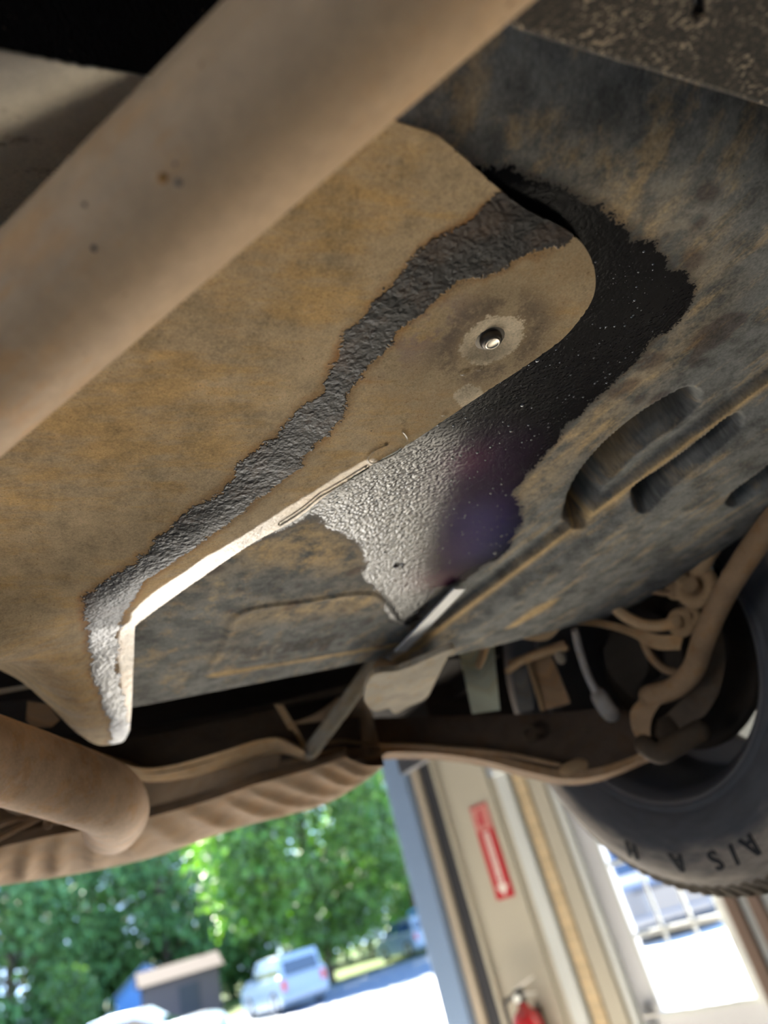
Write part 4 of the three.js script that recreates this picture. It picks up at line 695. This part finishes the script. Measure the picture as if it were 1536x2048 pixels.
{ // stamped cross rail with a curved lower flange
  const top = rows([[60, 1500], [160, 1492], [250, 1478], [350, 1462], [450, 1440], [520, 1424], [562, 1416]], 1.10), bot = rows([[60, 1500], [160, 1512], [240, 1532], [290, 1546], [350, 1540], [450, 1512], [520, 1490], [560, 1486], [590, 1498], [612, 1510]], 1.06);
  const lipB = rows([[60, 1512], [160, 1528], [240, 1546], [290, 1556], [350, 1552], [450, 1528], [520, 1506], [560, 1500], [590, 1508], [614, 1517]], 1.09), back = rows([[60, 1480], [160, 1472], [250, 1460], [350, 1444], [450, 1424], [520, 1412], [562, 1406]], 1.16);
  sub('cross_rail', loft(smoothRows([top, bot, lipB, back], 50)), dirty(col(0.09, 0.062, 0.042)), 'curved stamped rail behind the tank');  // shade on the web put into this dark colour
  sub('rail_flange', loft(smoothRows([bot.map((p) => p.clone().add(V(0, 0.004, 0.012))), lipB.map((p) => p.clone().add(V(0, -0.004, 0.012))), lipB.map((p) => p.clone().add(V(0, -0.004, -0.01))), bot.map((p) => p.clone().add(V(0, 0.01, -0.01)))], 50)), dirtTan);  // light on the flange put into its tan colour
  sub('rail_end_plate', loft([rows([[548, 1408], [566, 1410], [566, 1414], [550, 1412]], 1.08), rows([[585, 1470], [600, 1466], [600, 1470], [586, 1474]], 1.08), rows([[604, 1514], [622, 1512], [621, 1518], [606, 1520]], 1.07)]), dirtTan);
  const t2 = rows([[240, 1452], [400, 1428], [560, 1390], [700, 1360]], 1.25), b2 = rows([[240, 1470], [400, 1448], [560, 1412], [700, 1385]], 1.24);
  sub('upper_rail', loft(smoothRows([t2, b2, b2.map((p) => p.clone().add(V(0, 0.01, -0.05))), t2.map((p) => p.clone().add(V(0, 0.01, -0.05)))], 20)), dirtDark);
}
sub('support_rod', tube([D(752, 1322, 1.04), D(690, 1410, 1.05), D(622, 1502, 1.07)], 0.0115, 24, 14), dirty(col(0.62, 0.55, 0.44)), 'pale dusty support rod');
{ // pale bracket below the tank end
  const sh = new THREE.Shape(spline2([[752, 1345], [800, 1338], [905, 1295], [893, 1312], [868, 1362], [846, 1398], [818, 1410], [792, 1424], [776, 1414], [752, 1420], [736, 1408], [731, 1388]].map(([a, b]) => plan(a, b, 0.245)), 60).map(([a, b]) => new THREE.Vector2(a, b)));
  const g = new THREE.ExtrudeGeometry(sh, { depth: 0.004, bevelEnabled: true, bevelSize: 0.002, bevelThickness: 0.002, bevelSegments: 2 }); g.rotateX(-Math.PI / 2); g.translate(0, EYE + 0.245, 0);
  sub('hanging_bracket', g, dirtGrey, 'pale grey notched bracket hanging below the tank end');
}
{ // long lower control arm; light on its lower lip put into a paler colour
  const top = rows([[560, 1452, 1.25], [700, 1438, 1.22], [900, 1432, 1.18], [1100, 1426, 1.14], [1240, 1418, 1.10], [1300, 1440, 1.07]], 1.2), bot = rows([[560, 1530, 1.25], [640, 1513, 1.23], [800, 1494, 1.2], [950, 1506, 1.17], [1050, 1530, 1.15], [1130, 1545, 1.12], [1200, 1540, 1.10], [1330, 1492, 1.06]], 1.2);
  sub('control_arm', loft(smoothRows([top, bot, bot.map((p) => p.clone().add(V(0, 0.004, -0.06))), top.map((p) => p.clone().add(V(0, 0.004, -0.06)))], 60)), dirty(col(0.075, 0.052, 0.038)), 'long dark brown control arm reaching to the wheel');
  const lo = rows([[560, 1540, 1.24], [640, 1521, 1.22], [800, 1505, 1.19], [950, 1518, 1.16], [1050, 1543, 1.14], [1130, 1558, 1.11], [1200, 1552, 1.09], [1336, 1498, 1.05]], 1.2);
  sub('arm_flange', loft(smoothRows([bot.map((p) => p.clone().add(V(0, 0.002, 0.012))), lo.map((p) => p.clone().add(V(0, 0, 0.004))), lo.map((p) => p.clone().add(V(0, -0.002, -0.05))), bot.map((p) => p.clone().add(V(0, 0.002, -0.05)))], 60)), dirtBrown);
  const p = D(1152, 1536, 1.115), b = new THREE.SphereGeometry(0.02, 18, 12); b.scale(1.25, 0.6, 0.7); b.translate(p.x, p.y, p.z); sub('drain_boss', b, dirtTan);
  for (const [x, y, s] of [[1175, 1478, 0.012], [1060, 1466, 0.010]]) { const q = D(x, y, 1.12), g = new THREE.TorusGeometry(s, s * 0.4, 10, 24); g.rotateY(-0.6); g.translate(q.x, q.y, q.z); sub('arm_grommet', g, dirtDark); }
  sub('brake_line', tube(rows([[615, 1500, 1.14], [680, 1482, 1.15], [740, 1488, 1.15], [820, 1490, 1.15], [1000, 1506, 1.13], [1120, 1530, 1.10]], 1.15), 0.0028, 50, 8), dirtBrown);
  sub('brake_line', tube(rows([[610, 1512, 1.13], [690, 1500, 1.14], [735, 1516, 1.14], [770, 1505, 1.14]], 1.14), 0.003, 40, 8), dirtBrown);
}
sub('strut_plate', loft([rows([[912, 1276], [985, 1262], [1000, 1420], [944, 1428]], 1.06), rows([[912, 1276], [985, 1262], [1000, 1420], [944, 1428]], 1.075)]), dirty(col(0.60, 0.62, 0.48)), 'greenish grey upright plate');
{ // threaded stud with clip
  const a = D(983, 1258, 0.97), b = D(958, 1332, 1.0), gs = [tube([a, a.clone().lerp(b, 0.5), b], 0.0045, 10, 10)]; for (let k = 0; k < 9; k++) { const p = a.clone().lerp(b, 0.35 + k * 0.07), g = new THREE.TorusGeometry(0.0062, 0.0018, 6, 16); g.rotateX(1.5); g.rotateZ(0.2); g.translate(p.x, p.y, p.z); gs.push(g); }
  sub('threaded_stud', gs, dirtTan, 'tan threaded stud below the tank corner');
  sub('tank_flange', loft(smoothRows([rows([[985, 1256], [1040, 1238], [1085, 1232], [1130, 1238]], 0.955), rows([[975, 1268], [1030, 1276], [1095, 1280], [1130, 1246]], 0.962), rows([[975, 1266], [1030, 1272], [1095, 1276], [1130, 1244]], 0.985), rows([[985, 1252], [1040, 1236], [1085, 1228], [1130, 1236]], 0.985)], 16)), dirtTan, 'tan mounting flange at the tank corner');
}
sub('link_bracket', [loft([rows([[1022, 1330], [1052, 1318], [1068, 1420], [1040, 1424]], 1.07), rows([[1022, 1330], [1052, 1318], [1068, 1420], [1040, 1424]], 1.09)])], dirty(col(0.16, 0.155, 0.15)));
sub('link_bracket', [loft([rows([[1056, 1312], [1098, 1300], [1142, 1406], [1084, 1422]], 1.06), rows([[1056, 1312], [1098, 1300], [1142, 1406], [1084, 1422]], 1.10)])], dirtBrown);
sub('bracket_edge', bar(D(1054, 1316, 1.055), D(1086, 1422, 1.06), 0.006, 0.008), dirtTan);
sub('wiring_clip', tube(rows([[1016, 1342, 1.05], [1046, 1322, 1.04], [1090, 1306, 1.03], [1132, 1296, 1.03]], 1.04), 0.005, 20, 10), dirtTan);
sub('wiring_clip', tube(rows([[1020, 1326, 1.05], [1070, 1306, 1.04], [1128, 1286, 1.03]], 1.04), 0.004, 20, 10), dirtBrown);
sub('clip_nub', (() => { const p = D(1120, 1312, 1.03), g = new THREE.SphereGeometry(0.010, 14, 10); g.scale(0.8, 1.2, 0.8); g.translate(p.x, p.y, p.z); return g; })(), dirtGrey);
sub('parking_cable', [tube(rows([[1150, 1262, 1.0], [1162, 1310, 1.02], [1180, 1360, 1.04], [1200, 1396, 1.05]], 1.04), 0.0055, 30, 10), tube(rows([[1200, 1394, 1.05], [1212, 1414, 1.05], [1222, 1426, 1.05]], 1.05), 0.0125, 12, 12)], dirty(col(0.40, 0.37, 0.35)), 'grey parking brake cable with a thick end');
{ // crossing tubes, hoses and bolts near the hub
  sub('lateral_link', loft(smoothRows([rows([[1110, 1232, 0.99], [1200, 1240, 0.99], [1270, 1256, 0.98], [1320, 1270, 0.98], [1368, 1268, 0.98]], 1), rows([[1110, 1246, 0.98], [1200, 1254, 0.98], [1262, 1272, 0.97], [1310, 1298, 0.97], [1360, 1300, 0.97]], 1), rows([[1110, 1246, 1.01], [1200, 1254, 1.01], [1262, 1272, 1.01], [1310, 1298, 1.01], [1360, 1300, 1.01]], 1), rows([[1110, 1232, 1.01], [1200, 1240, 1.01], [1270, 1256, 1.01], [1320, 1270, 1.01], [1368, 1268, 1.01]], 1)], 24)), dirtTan, 'tan lateral link widening towards the hub');
  sub('fuel_hose', tube(rows([[1222, 1208, 0.97], [1250, 1232, 0.97], [1290, 1250, 0.97], [1330, 1250, 0.97], [1360, 1236, 0.97]], 1), 0.0072, 30, 12), dirtTan);
  sub('fuel_hose', tube(rows([[1296, 1180, 0.96], [1330, 1186, 0.96], [1362, 1186, 0.96], [1385, 1200, 0.96], [1412, 1196, 0.96]], 1), 0.0042, 30, 10), dirtBrown);
  sub('fuel_hose', tube(rows([[1426, 1084, 0.92], [1408, 1112, 0.93], [1396, 1140, 0.95]], 1), 0.0125, 14, 14), dirtTan);
  sub('brake_hose', tube(rows([[1282, 1268, 1.0], [1300, 1310, 1.01], [1328, 1338, 1.02], [1350, 1345, 1.02]], 1), 0.0055, 24, 10), dirtBrown);
  for (const [x, y, w, z] of [[1392, 1172, 0.030, 0.95], [1372, 1150, 0.018, 0.95], [1362, 1245, 0.020, 0.97], [1380, 1232, 0.014, 0.965], [1350, 1180, 0.014, 0.96]]) { const p = D(x, y, z); sub('link_bushing', [new THREE.TorusGeometry(w * 0.62, w * 0.3, 12, 28), new THREE.CylinderGeometry(w * 0.35, w * 0.35, w * 1.2, 6).rotateX(Math.PI / 2)].map((g) => { g.rotateY(-0.7); g.translate(p.x, p.y, p.z); return g; }), dirtTan); }
  sub('knuckle', loft(smoothRows([rows([[1330, 1150, 1.0], [1420, 1200, 1.0], [1450, 1330, 1.02], [1410, 1430, 1.04], [1330, 1470, 1.05]], 1), rows([[1370, 1230, 1.0], [1380, 1270, 1.0], [1390, 1330, 1.02], [1370, 1390, 1.04], [1320, 1440, 1.05]], 1), rows([[1370, 1230, 1.06], [1380, 1270, 1.06], [1390, 1330, 1.06], [1370, 1390, 1.07], [1320, 1440, 1.08]], 1), rows([[1330, 1150, 1.06], [1420, 1200, 1.06], [1450, 1330, 1.07], [1410, 1430, 1.08], [1330, 1470, 1.08]], 1)], 24)), dirty(col(0.11, 0.082, 0.06)), 'dark cast wheel carrier');
  sub('trailing_link', [tube(rows([[1570, 1010, 0.84], [1510, 1090, 0.87], [1450, 1185, 0.91], [1410, 1270, 0.94], [1385, 1340, 0.97], [1345, 1378, 1.0], [1298, 1392, 1.02]], 1), 0.0135, 60, 16), loft(smoothRows([rows([[1352, 1366, 0.995], [1300, 1386, 1.01], [1262, 1420, 1.03], [1264, 1458, 1.04], [1284, 1492, 1.05]], 1), rows([[1362, 1388, 0.995], [1330, 1402, 1.0], [1306, 1432, 1.02], [1300, 1462, 1.03], [1306, 1494, 1.04]], 1), rows([[1362, 1388, 1.02], [1330, 1402, 1.03], [1306, 1432, 1.05], [1300, 1462, 1.06], [1306, 1494, 1.07]], 1), rows([[1352, 1366, 1.02], [1300, 1386, 1.03], [1262, 1420, 1.05], [1264, 1458, 1.06], [1284, 1492, 1.07]], 1)], 24))], dirtBrown, 'curved brown trailing link in front of the wheel');
  sub('ball_joint', [tube(rows([[1290, 1490, 1.04], [1318, 1506, 1.03], [1350, 1490, 1.03], [1400, 1462, 1.04]], 1), 0.014, 20, 12), new THREE.CylinderGeometry(0.02, 0.024, 0.03, 20).translate(...D(1330, 1462, 1.06).toArray())], dirtDark);
  sub('inner_panel', loft([rows([[1380, 1020], [1560, 900], [1560, 1120], [1440, 1180]], 1.25), rows([[1380, 1020], [1560, 900], [1560, 1120], [1440, 1180]], 1.27)]), dirtDark);
}
sub('wheelhouse_liner', loft([rows([[820, 1260], [1150, 1190], [1160, 1428], [860, 1440]], 1.42), rows([[820, 1260], [1150, 1190], [1160, 1428], [860, 1440]], 1.45)]), dirtBlack);
{ // tail pipe with an elbow
  const mat = dirty(col(0.76, 0.53, 0.36), 0.75, 3);
  const a = D(-140, 1480, 0.66), b = D(40, 1534, 0.72), c = D(170, 1578, 0.77), e = D(212, 1596, 0.80), f = D(232, 1622, 0.86), g = D(224, 1648, 0.97);
  const tg = new THREE.TubeGeometry(new THREE.CatmullRomCurve3([a, b, c, e, f, g], false, 'centripetal'), 90, 0.0335, 40, false); const uv = tg.attributes.uv; for (let i = 0; i < uv.count; i++) uv.setXY(i, uv.getX(i) * 0.6, uv.getY(i) * 0.26);
  sub('tail_pipe', tg, mat, 'tan dusted tail pipe bending towards the bumper');
}
sub('wire_bundle', [tube(rows([[-30, 1690, 1.0], [20, 1665, 1.0], [70, 1640, 1.0], [95, 1632, 1.0], [112, 1640, 1.0]], 1), 0.0035, 30, 8), tube(rows([[-30, 1660, 1.02], [30, 1640, 1.0], [75, 1632, 1.0], [90, 1620, 1.0], [76, 1606, 1.0]], 1), 0.003, 30, 8), tube(rows([[95, 1650, 1.0], [102, 1632, 1.0], [122, 1626, 1.0], [120, 1640, 1.0], [100, 1636, 1.0]], 1), 0.005, 24, 8), tube(rows([[20, 1612, 1.02], [50, 1622, 1.0], [90, 1628, 1.0]], 1), 0.006, 16, 8)], dirtBrown, 'twisted wires below the tail pipe');
sub('hanger_block', loft([rows([[55, 1402], [95, 1408], [120, 1440], [104, 1454], [62, 1456], [52, 1440]], 0.92), rows([[55, 1402], [95, 1408], [120, 1440], [104, 1454], [62, 1456], [52, 1440]], 0.96)]), dirtBrown, 'brown rubber hanger block');
sub('heat_shield_edge', loft([rows([[-40, 1384], [70, 1366], [70, 1376], [-40, 1396]], 0.86), rows([[-40, 1384], [70, 1366], [70, 1376], [-40, 1396]], 0.88)]), dirtGrey);
sub('muffler_edge', loft([rows([[-60, 1400], [0, 1432], [16, 1456], [-40, 1480]], 0.80), rows([[-60, 1400], [0, 1432], [16, 1456], [-40, 1480]], 0.86)]), dirtTan);

scene.traverse((o) => { if (o.isMesh) o.castShadow = o.receiveShadow = true; });
renderer.render(scene, camera);
